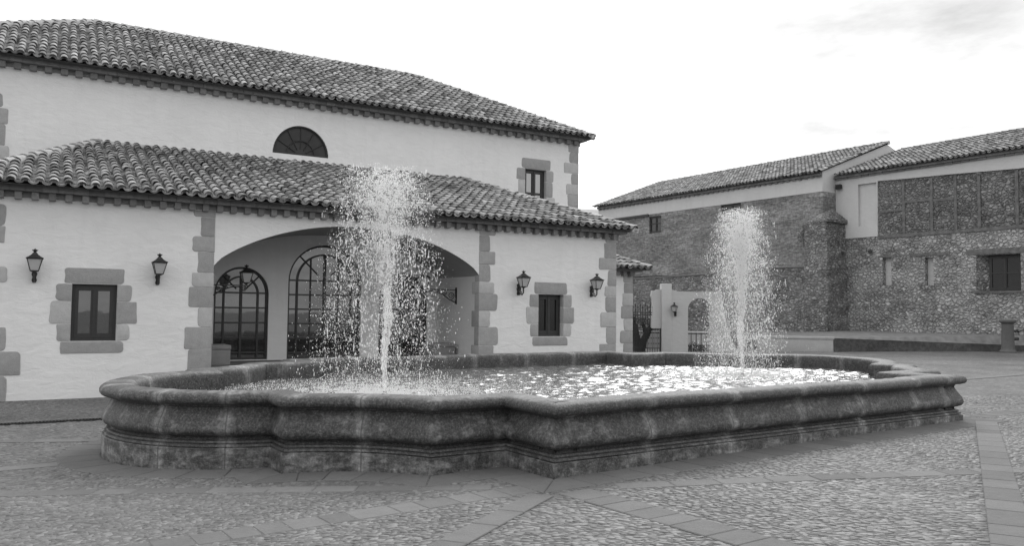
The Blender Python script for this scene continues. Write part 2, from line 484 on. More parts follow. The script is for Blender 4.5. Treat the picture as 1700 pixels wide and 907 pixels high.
# ------------------------------------------------------------------ tiled roofs
def tile_roof(mb, O, U, V, poly, rnd, pitch=.232, course=.36, r=.090, lift=0.0, wob=.012):
    """cover tiles and channel tiles on the plane O + u*U + v*V, clipped to poly [(u,v)...]"""
    O, U, V = Vector(O), Vector(U).normalized(), Vector(V).normalized(); N = U.cross(V).normalized()
    umin = min(p[0] for p in poly); umax = max(p[0] for p in poly)
    def span(u):
        vs = []
        for i in range(len(poly)):
            (u0, v0), (u1, v1) = poly[i], poly[(i+1) % len(poly)]
            if abs(u1-u0) < 1e-9: continue
            f = (u-u0)/(u1-u0)
            if -1e-9 <= f <= 1+1e-9: vs.append(v0+(v1-v0)*f)
        return (min(vs), max(vs)) if len(vs) > 1 else (0, 0)
    nc = int((umax-umin)/pitch)
    NSEG = 6
    for ci in range(nc):
        for kind in (0, 1):
            u = umin + (ci+.5+.5*kind)*pitch
            if u >= umax: continue
            v0, v1 = span(u)
            if v1-v0 < .08: continue
            v0 += rnd.uniform(-.02, .02)
            k = 0; v = v0
            while v < v1-.05:
                L = min(course*1.18, v1-v)
                ru, rv = r*rnd.uniform(.96, 1.05), r*.82
                du = rnd.uniform(-wob, wob); tw = rnd.uniform(-.02, .02)
                h0 = lift + (.030 if kind == 0 else .0) + rnd.uniform(0, .006); h1 = h0 - .024
                ring = []
                for (vv, rr, hh, uu) in ((v, ru, h0, u+du), (v+L, rv, h1, u+du+tw)):
                    for s in range(NSEG+1):
                        a = PI*s/NSEG
                        if kind == 0:
                            pu, ph = -rr*math.cos(a), rr*.86*math.sin(a) + .028
                        else:
                            pu, ph = -rr*1.0*math.cos(a), .062 - rr*.78*math.sin(a) + .012
                        ring.append(O + U*(uu+pu) + V*vv + N*(hh+ph))
                fs = [(s, s+1, NSEG+2+s, NSEG+1+s) for s in range(NSEG)]
                if kind == 0 or k == 0:   # visible thickness of the lower end
                    m = len(ring)
                    for s in range(NSEG+1):
                        a = PI*s/NSEG; rr = ru-.017
                        if kind == 0: pu, ph = -rr*math.cos(a), rr*.86*math.sin(a)+.028
                        else: pu, ph = -rr*math.cos(a), .062-rr*.78*math.sin(a)+.030
                        ring.append(O + U*(u+du+pu) + V*(v+.002) + N*(h0+ph))
                    fs += [(m+s, m+s+1, s+1, s) for s in range(NSEG)]
                mb.add(ring, fs)
                if kind == 0 and k == 0:     # mortar plug in the open end
                    mb.add([O + U*(u+du-ru*.8*math.cos(PI*s/NSEG)) + V*(v+.05) + N*(h0+.02+ru*.7*math.sin(PI*s/NSEG)) for s in range(NSEG+1)], [tuple(range(NSEG+1))])
                v += course*rnd.uniform(.97, 1.03); k += 1
    # bed under the tiles
    return [O + U*p[0] + V*p[1] - N*.012 for p in poly]

def hip_tiles(mb, P, Q, rnd, r=.125, step=.38, up=Vector((0,0,1)), lift=.10):
    P, Q = Vector(P), Vector(Q); T = (Q-P).normalized(); W = T.cross(up).normalized(); N = W.cross(T).normalized()
    n = max(1, int((Q-P).length/step))
    for i in range(n):
        a = P + (Q-P)*(i/n); b = P + (Q-P)*min(1, (i+1.12)/n); ring = []
        for (c, rr, hh) in ((a, r*rnd.uniform(.97, 1.06), .016), (b, r*.84, 0)):
            off = rnd.uniform(-.008, .008)
            for s in range(7):
                an = PI*s/6
                ring.append(c + W*(-rr*math.cos(an)+off) + N*(rr*.8*math.sin(an)+hh+lift-.06))
        fs = [(s, s+1, 8+s, 7+s) for s in range(6)]
        m = len(ring)
        for s in range(7):
            an = PI*s/6; rr = r-.02
            ring.append(a + T*.002 + W*(-rr*math.cos(an)) + N*(rr*.8*math.sin(an)+.016+lift-.06))
        fs += [(m+s, m+s+1, s+1, s) for s in range(6)]
        mb.add(ring, fs)

def hip_bed(mb, P, Q, w=.17, h=.06):
    P, Q = Vector(P), Vector(Q); T = (Q-P).normalized(); W = T.cross(Vector((0,0,1))).normalized(); N = W.cross(T).normalized()
    vs = []
    for c in (P, Q):
        vs += [c - W*w - N*.05, c - W*w*.8 + N*h, c + W*w*.8 + N*h, c + W*w - N*.05]
    mb.add(vs, [(0,1,5,4), (1,2,6,5), (2,3,7,6), (0,3,2,1), (4,5,6,7)])

def cornice_run(mb, P, D, IN, L, z0, rnd, pitch=.25, dent=.115, out0=.15, out1=.23, h0=.15, h1=.105, mit=(0,0)):
    """brick corbels, an oversailing brick course and a mortar fillet under the tiles; D along, IN into the wall"""
    P, D, IN = Vector(P), Vector(D).normalized(), Vector(IN).normalized(); Z = Vector((0,0,1))
    def bx(a0, a1, o0, o1, z_0, z_1):
        vs = []
        for z in (z_0, z_1):
            for (a, o) in ((a0, o0), (a1, o0), (a1, o1), (a0, o1)):
                vs.append(P + D*a - IN*o + Z*z)
        mb.add(vs, [(0,3,2,1), (4,5,6,7), (0,1,5,4), (1,2,6,5), (2,3,7,6), (3,0,4,7)])
    n = int(L/pitch)
    for i in range(n):
        a = (i+.5)*L/n + rnd.uniform(-.01, .01)
        bx(a-dent/2, a+dent/2, out0+rnd.uniform(-.012, .012), -.01, z0+rnd.uniform(0, .012), z0+h0)
    bx(0, L, .045, -.02, z0+h0*.35, z0+h0-.002)
    a = -mit[0]; e = L+mit[1]
    while a < e-.05:
        w = min(.265, e-a)
        bx(a+.004, a+w-.004, out1+rnd.uniform(-.008, .006), -.02, z0+h0+.001+rnd.uniform(0, .004), z0+h0+h1)
        a += w
    bx(-mit[0]+.02, L+mit[1]-.02, out1-.02, -.02, z0+h0+.01, z0+h0+h1+.055)

# ------------------------------------------------------------------ openings
def window_frame(x0, x1, z0, z1, y, root, name='window', leaves=2, mat='frame', pane='pane', rail=None):
    mb = MB(); w = .06
    mb.box(x0, x0+w, y, y+.07, z0, z1); mb.box(x1-w, x1, y, y+.07, z0, z1)
    mb.box(x0+w, x1-w, y, y+.07, z0, z0+w); mb.box(x0+w, x1-w, y, y+.07, z1-w, z1)
    ix0, ix1 = x0+w, x1-w; cw = (ix1-ix0)/leaves; s = .062
    for i in range(leaves):
        a, b = ix0+i*cw+.002, ix0+(i+1)*cw-.002; yy = y+.018
        mb.box(a, a+s, yy-.03, yy+.03, z0+w+.002, z1-w-.002); mb.box(b-s, b, yy-.03, yy+.03, z0+w+.002, z1-w-.002)
        mb.box(a+s, b-s, yy-.03, yy+.03, z0+w+.002, z0+w+.09); mb.box(a+s, b-s, yy-.03, yy+.03, z1-w-.07, z1-w-.002)
        if rail: mb.box(a+s, b-s, yy-.026, yy+.026, rail-.035, rail+.035)
    mb.box((ix0+ix1)/2-.022, (ix0+ix1)/2+.022, y-.028, y-.013, z0+w, z1-w) if leaves == 2 else None
    f = mb.build(name, M[mat], root)
    p = MB(); yy = y+.03
    p.add([(x0+.03, yy, z0+.03), (x1-.03, yy, z0+.03), (x1-.03, yy, z1-.03), (x0+.03, yy, z1-.03)], [(0,1,2,3)])
    p.build('pane', M[pane], f)
    return f

def surround(mb, x0, x1, z0, z1, rnd, lint=(.13, .12, .32), sill=(.17, .14, .24), jw=(.24, .36, .26), y=-.011):
    """lintel, sill and three jamb stones each side, round the opening"""
    mb.rstone(x0-lint[0], x1+lint[1], y, .2, z1+.004, z1+lint[2], rnd)
    mb.rstone(x0-sill[0], x1+sill[1], y-.006, .2, z0-sill[2], z0-.004, rnd)
    hs = [0, .30, .70, 1.0]
    for side in (-1, 1):
        for i in range(3):
            za = z0+(z1-z0)*hs[i]+.001; zb = z0+(z1-z0)*hs[i+1]-.001
            w = jw[i]*rnd.uniform(.92, 1.08)
            if side < 0: mb.rstone(x0-w, x0+.003, y-.002*i, .24, za, zb, rnd, keep=(1,))
            else: mb.rstone(x1-.003, x1+w, y-.002*i, .24, za, zb, rnd, keep=(-1,))

def quoin(mb, side, xe, y0, ret, zb, widths, rnd, out=.013):
    """stones at a vertical corner; side=+1: the corner is the right end of the wall face"""
    for i, w in enumerate(widths):
        za, zc = zb[i]+.001, zb[i+1]-.001
        r2 = ret*(1.35 if i % 2 else .8)
        o = out+rnd.uniform(0, .006)
        if side > 0: mb.rstone(xe-w, xe+o, y0-o, y0+r2, za, zc, rnd, keep=(1,))
        else: mb.rstone(xe-o, xe+w, y0-o, y0+r2, za, zc, rnd, keep=(-1,))

def arched_door(x0, x1, z0, zs, zt, y, root, n_in, quarter=False):
    """glazed door: outer band, inner arch and glazing bars"""
    cx = (x0+x1)/2; W = x1-x0; rz = zt-zs; rx = W/2
    f = MB()
    def band(rx0, rz0, wd, y0, y1, z_low, n=28):
        o_ = [(cx-rx0, z_low)] + [(cx-rx0*math.cos(PI*i/n), zs+rz0*math.sin(PI*i/n)) for i in range(n+1)] + [(cx+rx0, z_low)]
        i_ = [(cx-rx0+wd, z_low)] + [(cx-(rx0-wd)*math.cos(PI*i/n), zs+(rz0-wd)*math.sin(PI*i/n)) for i in range(n+1)] + [(cx+rx0-wd, z_low)]
        m = len(o_); vs = [(p[0], y0, p[1]) for p in o_+i_] + [(p[0], y1, p[1]) for p in o_+i_]
        fs = []
        for i in range(m-1):
            fs += [(i, i+1, m+i+1, m+i), (2*m+i+1, 2*m+i, 3*m+i, 3*m+i+1), (m+i, m+i+1, 3*m+i+1, 3*m+i), (i+1, i, 2*m+i, 2*m+i+1)]
        f.add(vs, fs)
    band(rx, rz, .05, y-.05, y+.05, z0)
    inn = W*n_in
    zi = zs - rz*.05
    band(rx-inn, rz-inn, .042, y-.042, y+.03, z0)
    f.box(x0+.05, x1-.05, y-.04, y+.03, z0, z0+.06)
    f.box(cx-.028, cx+.028, y-.046, y+.032, z0+.061, zs+rz-inn-.02)
    if quarter:
        for sx in (-1, 1):
            xq = cx+sx*(rx-inn)*.5; f.box(xq-.013, xq+.013, y-.034, y+.026, z0+.061, zs+(rz-inn)*.8)
    for i in range(6):
        zz = zs + .02 - i*.37
        if zz > z0+.12: f.box(x0+.05, x1-.05, y-.034, y+.026, zz-.019, zz+.019)
    for a in (PI*.25, PI*.75):
        c_, s_ = math.cos(a), math.sin(a)
        f.tube([(cx+.25*c_*rx, y-.01, zs+.25*s_*rz), (cx+(rx-.03)*c_, y-.01, zs+(rz-.03)*s_)], .016, 5)
    o = f.build('glazed_door', M['frame'], root)
    p = MB(); pts = arch_open(x0+.02, x1-.02, z0+.02, zs, zt-.02)
    p.add([(q[0], y+.012, q[1]) for q in pts], [tuple(range(len(pts)))])
    p.build('pane', M['door_pane'], o)

# ------------------------------------------------------------------ entrance wing (front, with the wide arch)
R1 = random.Random(3)
ZA, ZT = -.3, 3.80
wing = thing('entrance_wing', 'low white entrance building with wide arched porch and hipped tile roof', 'building', HOUSE_O, HOUSE_A)
LX, AX0, AX1 = -14.9, -10.63, -4.27
ac = (AX0+AX1)/2
arch_pts = []
for i in range(41):
    q = -1+2*i/40
    x = ac - q*3.18
    R_ = (3.18**2+1.03**2)/(2*1.03)
    zc = math.sqrt(max(0, R_*R_-(q*3.18)**2)) - (R_-1.03)
    ze = 1.03*math.sqrt(max(0, 1-q*q))
    arch_pts.append((x, 2.57 + (.68*zc+.32*ze if abs(q) < 1 else 0)))
outer = [(LX, ZA), (AX0, ZA)] + arch_pts[::-1] + [(AX1, ZA), (0, ZA), (0, ZT), (LX, ZT)]
WL = (-13.24, -12.44, 1.0, 2.125); WR = (-2.52, -1.74, 1.03, 2.14)
holes = [[(w[0], w[2]), (w[0], w[3]), (w[1], w[3]), (w[1], w[2])] for w in (WL, WR)]
mb = MB()
mb.wall(outer, holes, 0, .3, .25, back_outer=False)
mb.add([(0, 0, ZA), (0, 5.42, ZA), (0, 5.42, ZT), (0, 0, ZT)], [(0,1,2,3)])
mb.add([(LX, 0, ZA), (LX, 5.42, ZA), (LX, 5.42, ZT), (LX, 0, ZT)], [(3,2,1,0)])
mb.build('wall', M['plaster'], wing)
# porch: vault, sides and rear wall
PD = 2.55
def strip(prof, name, mat):
    v_ = MB(); n_ = len(prof)
    v_.add([(p[0], .0, p[1]) for p in prof]+[(p[0], PD, p[1]) for p in prof], [(i, i+1, n_+i+1, n_+i) for i in range(n_-1)])
    v_.build(name, M[mat], wing, 30)
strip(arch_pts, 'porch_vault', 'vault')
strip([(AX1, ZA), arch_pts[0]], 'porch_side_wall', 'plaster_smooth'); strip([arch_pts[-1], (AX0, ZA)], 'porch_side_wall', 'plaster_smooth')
D1 = (-10.17, -8.87, .42, 2.05, 2.71); D2 = (-8.39, -6.46, .42, 2.40, 3.35); D3 = (-5.96, -4.55, .42, 2.05, 2.70)
w = MB()
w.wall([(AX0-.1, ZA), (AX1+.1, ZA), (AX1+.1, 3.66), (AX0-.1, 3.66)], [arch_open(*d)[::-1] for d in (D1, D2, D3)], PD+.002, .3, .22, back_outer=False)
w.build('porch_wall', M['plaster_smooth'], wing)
fl = MB(); fl.box(AX0+.002, AX1-.002, .12, PD, ZA, .40); fl.build('porch_floor', M['slab'], wing)
arched_door(*D1, PD+.12, wing, .17); arched_door(*D2, PD+.12, wing, .12, True); arched_door(*D3, PD+.12, wing, .17)
window_frame(*WL[:2], *WL[2:], .10, wing); window_frame(*WR[:2], *WR[2:], .16, wing, pane='dark_pane')
for W_ in (WL, WR):
    s = MB(); surround(s, *W_, R1); s.build('window_surround', M['sandstone'], wing, 40)
zq = [-.15, .36, .82, 1.28, 1.69, 2.12, 2.42, 2.86, 3.19, 3.60, 3.735]
for (side, xe, ws, ret) in ((1, AX0, [.5,.45,.53,.28,.47,.42,.31,.42,.27,.42], .28), (-1, AX1, [.5,.42,.55,.31,.52,.42,.31,.44,.29,.45], .28),
                            (1, 0.0, [.4,.55,.33,.52,.36,.38,.28,.58,.40,.36], .4), (-1, LX, [.65,.85,.6,.35,.45,.58,.30,.52,.52,.40], .4)):
    s = MB(); quoin(s, side, xe, 0, ret, zq, ws, R1); s.build('quoin', M['sandstone'], wing, 40)
c = MB()
cornice_run(c, (LX, 0, 0), (1,0,0), (0,1,0), -LX, 3.705, R1, pitch=.28, dent=.12, mit=(.23, .23))
cornice_run(c, (0, 0, 0), (0,1,0), (-1,0,0), 5.40, 3.705, R1)
cornice_run(c, (LX, 5.40, 0), (0,-1,0), (1,0,0), 5.40, 3.705, R1)
c.build('cornice', M['cornice'], wing)
# roof: lean-to with two hips
zt0, sl = 3.955, .338
EL, ER, EY, TY = LX-.45, .45, -.44, 5.42
TL, TR = -12.62, -2.16; ztop = zt0+(TY-EY)*sl
r = MB(); beds = MB()
Lr = math.hypot(TY-EY, (TY-EY)*sl)
q = tile_roof(r, (EL, EY, zt0), (1,0,0), (0, 1, sl), [(0,0), (ER-EL, 0), (TR-EL, Lr), (TL-EL, Lr)], R1); beds.add(q, [tuple(range(len(q)))])
dr = ER-TR; sr = (ztop-zt0)/dr
q = tile_roof(r, (ER, EY, zt0), (0,1,0), (-1,0,sr), [(0,0), (TY-EY, 0), (TY-EY, math.hypot(dr, ztop-zt0))], R1); beds.add(q, [tuple(range(len(q)))])
dl = TL-EL; s2 = (ztop-zt0)/dl
q = tile_roof(r, (EL, TY, zt0), (0,-1,0), (1,0,s2), [(0,0), (TY-EY, 0), (0, math.hypot(dl, ztop-zt0))], R1); beds.add(q, [tuple(range(len(q)))])
ro = r.build('roof', M['tile'], wing, 50)
beds.build('roof_bed', M['under'], ro)
hb = MB()
for (P, Q) in (((EL+.05, EY+.05, zt0), (TL, TY, ztop)), ((ER-.05, EY+.05, zt0), (TR, TY, ztop))):
    h = MB(); hip_tiles(h, P, Q, R1); h.build('hip_tiles', M['ridge'], ro, 50); hip_bed(hb, P, Q)
hip_bed(hb, (TL, TY-.03, ztop+.02), (TR, TY-.03, ztop+.02), .1, .05)
hb.build('hip_mortar', M['mortar'], ro)

# ------------------------------------------------------------------ main hall behind
R2 = random.Random(5)
hall = thing('main_hall', 'tall white hall with long hipped tile roof and half-round window', 'building', HP(0, 5.43), HOUSE_A)
HX0, HX1, HT = -17.35, 2.45, 7.70
lun = [(-8.20, 6.19)] + arc(-7.38, 6.19, .82, PI, 0, 28, .87)[1:-1] + [(-6.56, 6.19)]
UR = (.27, 1.12, 5.25, 6.58); UL = (-15.80, -14.95, 5.25, 6.58)
mb = MB()
mb.wall([(HX0, ZA), (HX1, ZA), (HX1, HT), (HX0, HT)], [lun] + [[(w[0], w[2]), (w[0], w[3]), (w[1], w[3]), (w[1], w[2])] for w in (UR, UL)], 0, .3, .24, back_outer=False)
mb.add([(HX1, 0, ZA), (HX1, 8.9, ZA), (HX1, 8.9, HT), (HX1, 0, HT)], [(0,1,2,3)])
mb.add([(HX0, 0, ZA), (HX0, 8.9, ZA), (HX0, 8.9, HT), (HX0, 0, HT)], [(3,2,1,0)])
mb.add([(HX0, 8.9, ZA), (HX1, 8.9, ZA), (HX1, 8.9, HT), (HX0, 8.9, HT)], [(3,2,1,0)])
mb.build('wall', M['plaster'], hall)
f = MB(); cx, cz = -7.38, 6.19
for (rr, wd) in ((.82, .045), (.42, .02)):
    pts = arc(cx, cz, rr-wd/2, 0, PI, 28, (rr-wd/2)*1.06); f.tube([(p[0], .06, p[1]) for p in pts], wd/2+.008, 6)
f.box(cx-.81, cx+.81, .03, .1, cz+.004, cz+.05)
for k in range(1, 6):
    a = PI*k/6; f.tube([(cx+.18*math.cos(a), .06, cz+.19*math.sin(a)), (cx+.79*math.cos(a), .06, cz+.84*math.sin(a))], .013, 5)
fo = f.build('half_round_window', m_flat('dark_grey_paint', .018, .6), hall, 40)
p = MB(); p.add([(q[0], .075, q[1]) for q in lun], [tuple(range(len(lun)))[::-1]]); p.build('pane', m_flat('dark_shutter_board', .030, .7, 0, .2, 6), fo)
window_frame(*UR, .14, hall, rail=5.75, pane='door_pane'); window_frame(*UL, .14, hall, rail=5.75)
for W_ in (UR, UL):
    s = MB(); surround(s, *W_, R2, (.15, .17, .36), (.15, .15, .22), (.34, .26, .32)); s.build('window_surround', M['sandstone'], hall, 40)
zq2 = [4.6, 5.03, 5.42, 5.83, 6.2, 6.58, 6.95, 7.33, 7.64]
for side, xe in ((1, HX1), (-1, HX0)):
    s = MB(); quoin(s, side, xe, 0, .35, zq2, [.5,.5,.44,.5,.3,.6,.38,.42], R2); s.build('quoin', M['sandstone'], hall, 40)
c = MB()
cornice_run(c, (HX0, 0, 0), (1,0,0), (0,1,0), HX1-HX0, 7.585, R2, pitch=.335, dent=.16, mit=(.23,.23))
cornice_run(c, (HX1, 0, 0), (0,1,0), (-1,0,0), 8.9, 7.585, R2, pitch=.335, dent=.16)
cornice_run(c, (HX0, 8.9, 0), (0,-1,0), (1,0,0), 8.9, 7.585, R2, pitch=.335, dent=.16)
c.build('cornice', M['cornice'], hall)
zt0, ztop = 7.845, 10.50; EL, ER, EY, RY = HX0-.45, HX1+.45, -.45, 4.45
RL, RR = -12.72, -2.0; sl = (ztop-zt0)/(RY-EY); Lr = math.hypot(RY-EY, ztop-zt0)
r = MB(); beds = MB()
q = tile_roof(r, (EL, EY, zt0), (1,0,0), (0,1,sl), [(0,0), (ER-EL, 0), (RR-EL, Lr), (RL-EL, Lr)], R2); beds.add(q, [tuple(range(4))])
dr = ER-RR; q = tile_roof(r, (ER, EY, zt0), (0,1,0), (-1,0,(ztop-zt0)/dr), [(0,0), (9.8, 0), (RY-EY, math.hypot(dr, ztop-zt0))], R2); beds.add(q, [(0,1,2)])
dl = RL-EL; q = tile_roof(r, (EL, 9.35, zt0), (0,-1,0), (1,0,(ztop-zt0)/dl), [(0,0), (9.8, 0), (9.35-RY, math.hypot(dl, ztop-zt0))], R2); beds.add(q, [(0,1,2)])
q = tile_roof(r, (ER, 9.35, zt0), (-1,0,0), (0,-1,sl), [(0,0), (ER-EL, 0), (ER-RL, Lr), (ER-RR, Lr)], R2, pitch=.5, r=.2, course=1.2); beds.add(q, [tuple(range(4))])
ro = r.build('roof', M['tile'], hall, 50); beds.build('roof_bed', M['under'], ro)
h = MB(); hb = MB()
for (P, Q) in (((EL+.05, EY+.05, zt0), (RL, RY, ztop)), ((ER-.05, EY+.05, zt0), (RR, RY, ztop)), ((RL, RY, ztop), (RR, RY, ztop)), ((ER-.05, 9.3, zt0), (RR, RY, ztop)), ((EL+.05, 9.3, zt0), (RL, RY, ztop))):
    hip_tiles(h, P, Q, R2); hip_bed(hb, P, Q)
h.build('hip_tiles', M['ridge'], ro, 50); hb.build('hip_mortar', M['mortar'], ro)

# ------------------------------------------------------------------ small annex at the right flank
annex = thing('side_annex', 'small low white annex with tiled lean-to roof beside the entrance building', 'building', HP(0, 2.25), HOUSE_A)
mb = MB()
AXR, AZ = 2.37, 2.92
mb.add([(.002, 0, ZA), (AXR, 0, ZA), (AXR, 0, AZ), (.002, 0, AZ)], [(0,1,2,3)])
mb.add([(AXR, 0, ZA), (AXR, 3.17, ZA), (AXR, 3.17, AZ), (AXR, 0, AZ)], [(0,1,2,3)])
mb.build('wall', M['plaster'], annex)
s = MB(); quoin(s, 1, AXR, 0, .35, [-.15,.3,.72,1.12,1.5,1.9,2.3,2.62,2.86], [.42,.36,.48,.34,.44,.38,.34,.36], R2); s.build('quoin', M['sandstone'], annex, 40)
c = MB(); cornice_run(c, (.01, 0, 0), (1,0,0), (0,1,0), AXR-.01, 2.83, R2, mit=(-.02,.23)); cornice_run(c, (AXR, 0, 0), (0,1,0), (-1,0,0), 3.15, 2.83, R2)
c.build('cornice', M['cornice'], annex)
r = MB(); beds = MB(); zt0, sl = 3.05, .33; EY, TY, ER = -.44, 3.16, AXR+.48; ztop = zt0+(TY-EY)*sl; Lr = math.hypot(TY-EY, ztop-zt0)
q = tile_roof(r, (.05, EY, zt0), (1,0,0), (0,1,sl), [(0,0), (ER-.05, 0), (1.15, Lr), (0, Lr)], R2); beds.add(q, [(0,1,2,3)])
dr = ER-1.2; q = tile_roof(r, (ER, EY, zt0), (0,1,0), (-1,0,(ztop-zt0)/dr), [(0,0), (TY-EY, 0), (TY-EY, math.hypot(dr, ztop-zt0))], R2); beds.add(q, [(0,1,2)])
ro = r.build('roof', M['tile'], annex, 50); beds.build('roof_bed', M['under'], ro)
h = MB(); hip_tiles(h, (ER-.05, EY+.05, zt0), (1.2, TY, ztop), R2); h.build('hip_tiles', M['ridge'], ro, 50)

# ------------------------------------------------------------------ lanterns
def lantern_parts(root, long=False):
    """wall bracket lantern: plate on the wall (y=0), lamp hangs out in -y"""
    out = .95 if long else .27
    g_ = MB()
    if long:
        g_.box(-.03, .03, -.03, 0, -.24, .20); g_.box(-.015, .015, -.99, -.03, .12, .145)
        def spiral(cx_, cz_, r0, turns, a0, sgn=1):
            pts = []
            for i in range(26):
                f_ = i/25; a_ = a0+sgn*turns*2*PI*f_; rr = r0*(1-.8*f_)
                pts.append((0, cx_+rr*math.cos(a_), cz_+rr*math.sin(a_)))
            return pts
        g_.tube([(0, -.03, -.2), (0, -.2, -.13), (0, -.42, .02), (0, -.62, .09), (0, -.8, .1)], .014, 5)
        g_.tube(spiral(-.16, -.02, .10, 1.6, -PI/2), .011, 5); g_.tube(spiral(-.34, .055, .06, 1.5, PI), .010, 5)
        g_.tube(spiral(-.52, .085, .035, 1.3, PI), .009, 5); g_.tube(spiral(-.9, .06, .06, 1.6, PI/2), .012, 5)
        g_.tube([(0, -.95, .14), (0, -.95, .22)], .02, 6)
        zb = .20
    else:
        prof_ = [(-.028, -.16), (.028, -.16), (.045, -.12), (.03, -.06), (.05, 0), (.03, .06), (.042, .11), (.0, .15), (-.042, .11), (-.03, .06), (-.05, 0), (-.03, -.06), (-.045, -.12)]
        m_ = len(prof_)
        g_.add([(x, -.035, z) for x, z in prof_]+[(x, 0, z) for x, z in prof_], [tuple(range(m_))]+[(i, m_+i, m_+(i+1) % m_, (i+1) % m_) for i in range(m_)])
        g_.tube([(0, -.03, .02), (0, -.09, .07), (0, -.13, .02), (0, -.11, -.05), (0, -.07, -.03)], .014, 6)
        g_.tube([(0, -.03, -.08), (0, -.10, -.13), (0, -.2, -.15), (0, -out, -.10), (0, -out, 0), (0, -out, .06)], [.013,.013,.015,.017,.018,.02], 6)
        g_.tube([(0, -.10, -.13), (0, -.14, -.06), (0, -.19, -.08), (0, -.17, -.13)], .011, 6)
        zb = .055
    g_.build('bracket', M['iron'], root, 40)
    s2 = math.sqrt(2)
    cg = MB(); b0, b1, hg = .068, .125, .225
    cor = [(-1,-1), (1,-1), (1,1), (-1,1)]
    for (sx, sy) in cor:
        cg.tube([(sx*b0, -out+sy*b0, zb), (sx*b1, -out+sy*b1, zb+hg)], .010, 4)
    for (b_, z_) in ((b0, zb), (b1, zb+hg)):
        for i in range(4):
            p0, p1 = cor[i], cor[(i+1) % 4]
            cg.tube([(p0[0]*b_, -out+p0[1]*b_, z_), (p1[0]*b_, -out+p1[1]*b_, z_)], .011, 4)
    cg.lathe([(.03, zb-.035), (.05, zb-.02), (b0*1.15, zb-.004)], 8, (0, -out))
    cg.build('cage', M['iron'], root)
    gl = MB(); gl.lathe([(b0*s2*.95, zb+.004), (b1*s2*.95, zb+hg-.004)], 4, (0, -out), PI/4); gl.build('glass', M['lamp'], root)
    hd = MB(); z1 = zb+hg
    hd.lathe([(.147*s2*.98, z1+.004), (.147*s2, z1+.014), (.10*s2, z1+.042), (.058*s2, z1+.078), (.035*s2, z1+.112)], 4, (0, -out), PI/4)
    hd.build('hood', M['iron'], root)
    fi = MB(); fi.lathe([(.04, z1+.112), (.025, z1+.125), (.02, z1+.135), (.036, z1+.148), (.04, z1+.16), (.018, z1+.175), (.008, z1+.195)], 8, (0, -out))
    for k in range(6):
        a = k*PI/3; fi.tube([(.03*math.cos(a), -out+.03*math.sin(a), z1+.15), (.05*math.cos(a), -out+.05*math.sin(a), z1+.178)], [.012, .005], 4)
    fi.build('finial', M['iron'], root)

GL = 'wall lanterns of the courtyard'
lan = thing('wall_lantern', 'black wall lantern left of the two-leaf window, leftmost on the white front', 'lantern', HP(-13.88, -.001, 2.29), HOUSE_A, GL)
lantern_parts(lan)
dup(lan, HP(-11.71, -.001, 2.30), HOUSE_A, 'black wall lantern between the two-leaf window and the porch arch')
dup(lan, HP(-3.14, -.001, 2.26), HOUSE_A, 'black wall lantern just right of the porch arch, beside the narrow dark window')
dup(lan, HP(-.84, -.001, 2.26), HOUSE_A, 'black wall lantern beside the corner stones at the right end of the entrance building')
dup(lan, (7.50, 36.698, 1.72), math.radians(-25), 'small black wall lantern on the white garden gate wall')
pl = thing('porch_lantern', 'black lantern on a long scrolled bracket, in front of the left porch door', 'lantern', HP(AX0, 1.3, 2.08), HOUSE_A+PI/2, 'scrolled bracket lanterns in the porch')
lantern_parts(pl, True)
dup(pl, HP(AX1, 1.3, 2.10), HOUSE_A-PI/2, 'black lantern on a long scrolled bracket, fixed to the right side wall of the porch')

# stone blocks in the porch
def block(name, x0, x1, y0, y1, z0, z1, label):
    t_ = thing(name, label, 'stone block', HP((x0+x1)/2, (y0+y1)/2, z0), HOUSE_A, 'stone blocks in the porch')
    hx, hy = (x1-x0)/2, (y1-y0)/2
    b_ = MB(); b_.rbox(-hx, hx, -hy, hy, 0, z1-z0-.10, .015, .005, R2); b_.build('base', M['benchstone'], t_, 40)
    b_ = MB(); b_.rbox(-hx-.012, hx+.012, -hy-.012, hy+.012, z1-z0-.095, z1-z0, .02, .004, R2); b_.build('top_slab', M['benchstone'], t_, 40)
block('stone_block', -10.52, -10.04, 1.0, 1.75, .402, .85, 'low grey stone block in front of the left porch door')
block('stone_block', -5.0, -4.38, 1.1, 1.75, .402, .83, 'low grey stone block against the right wall of the porch')

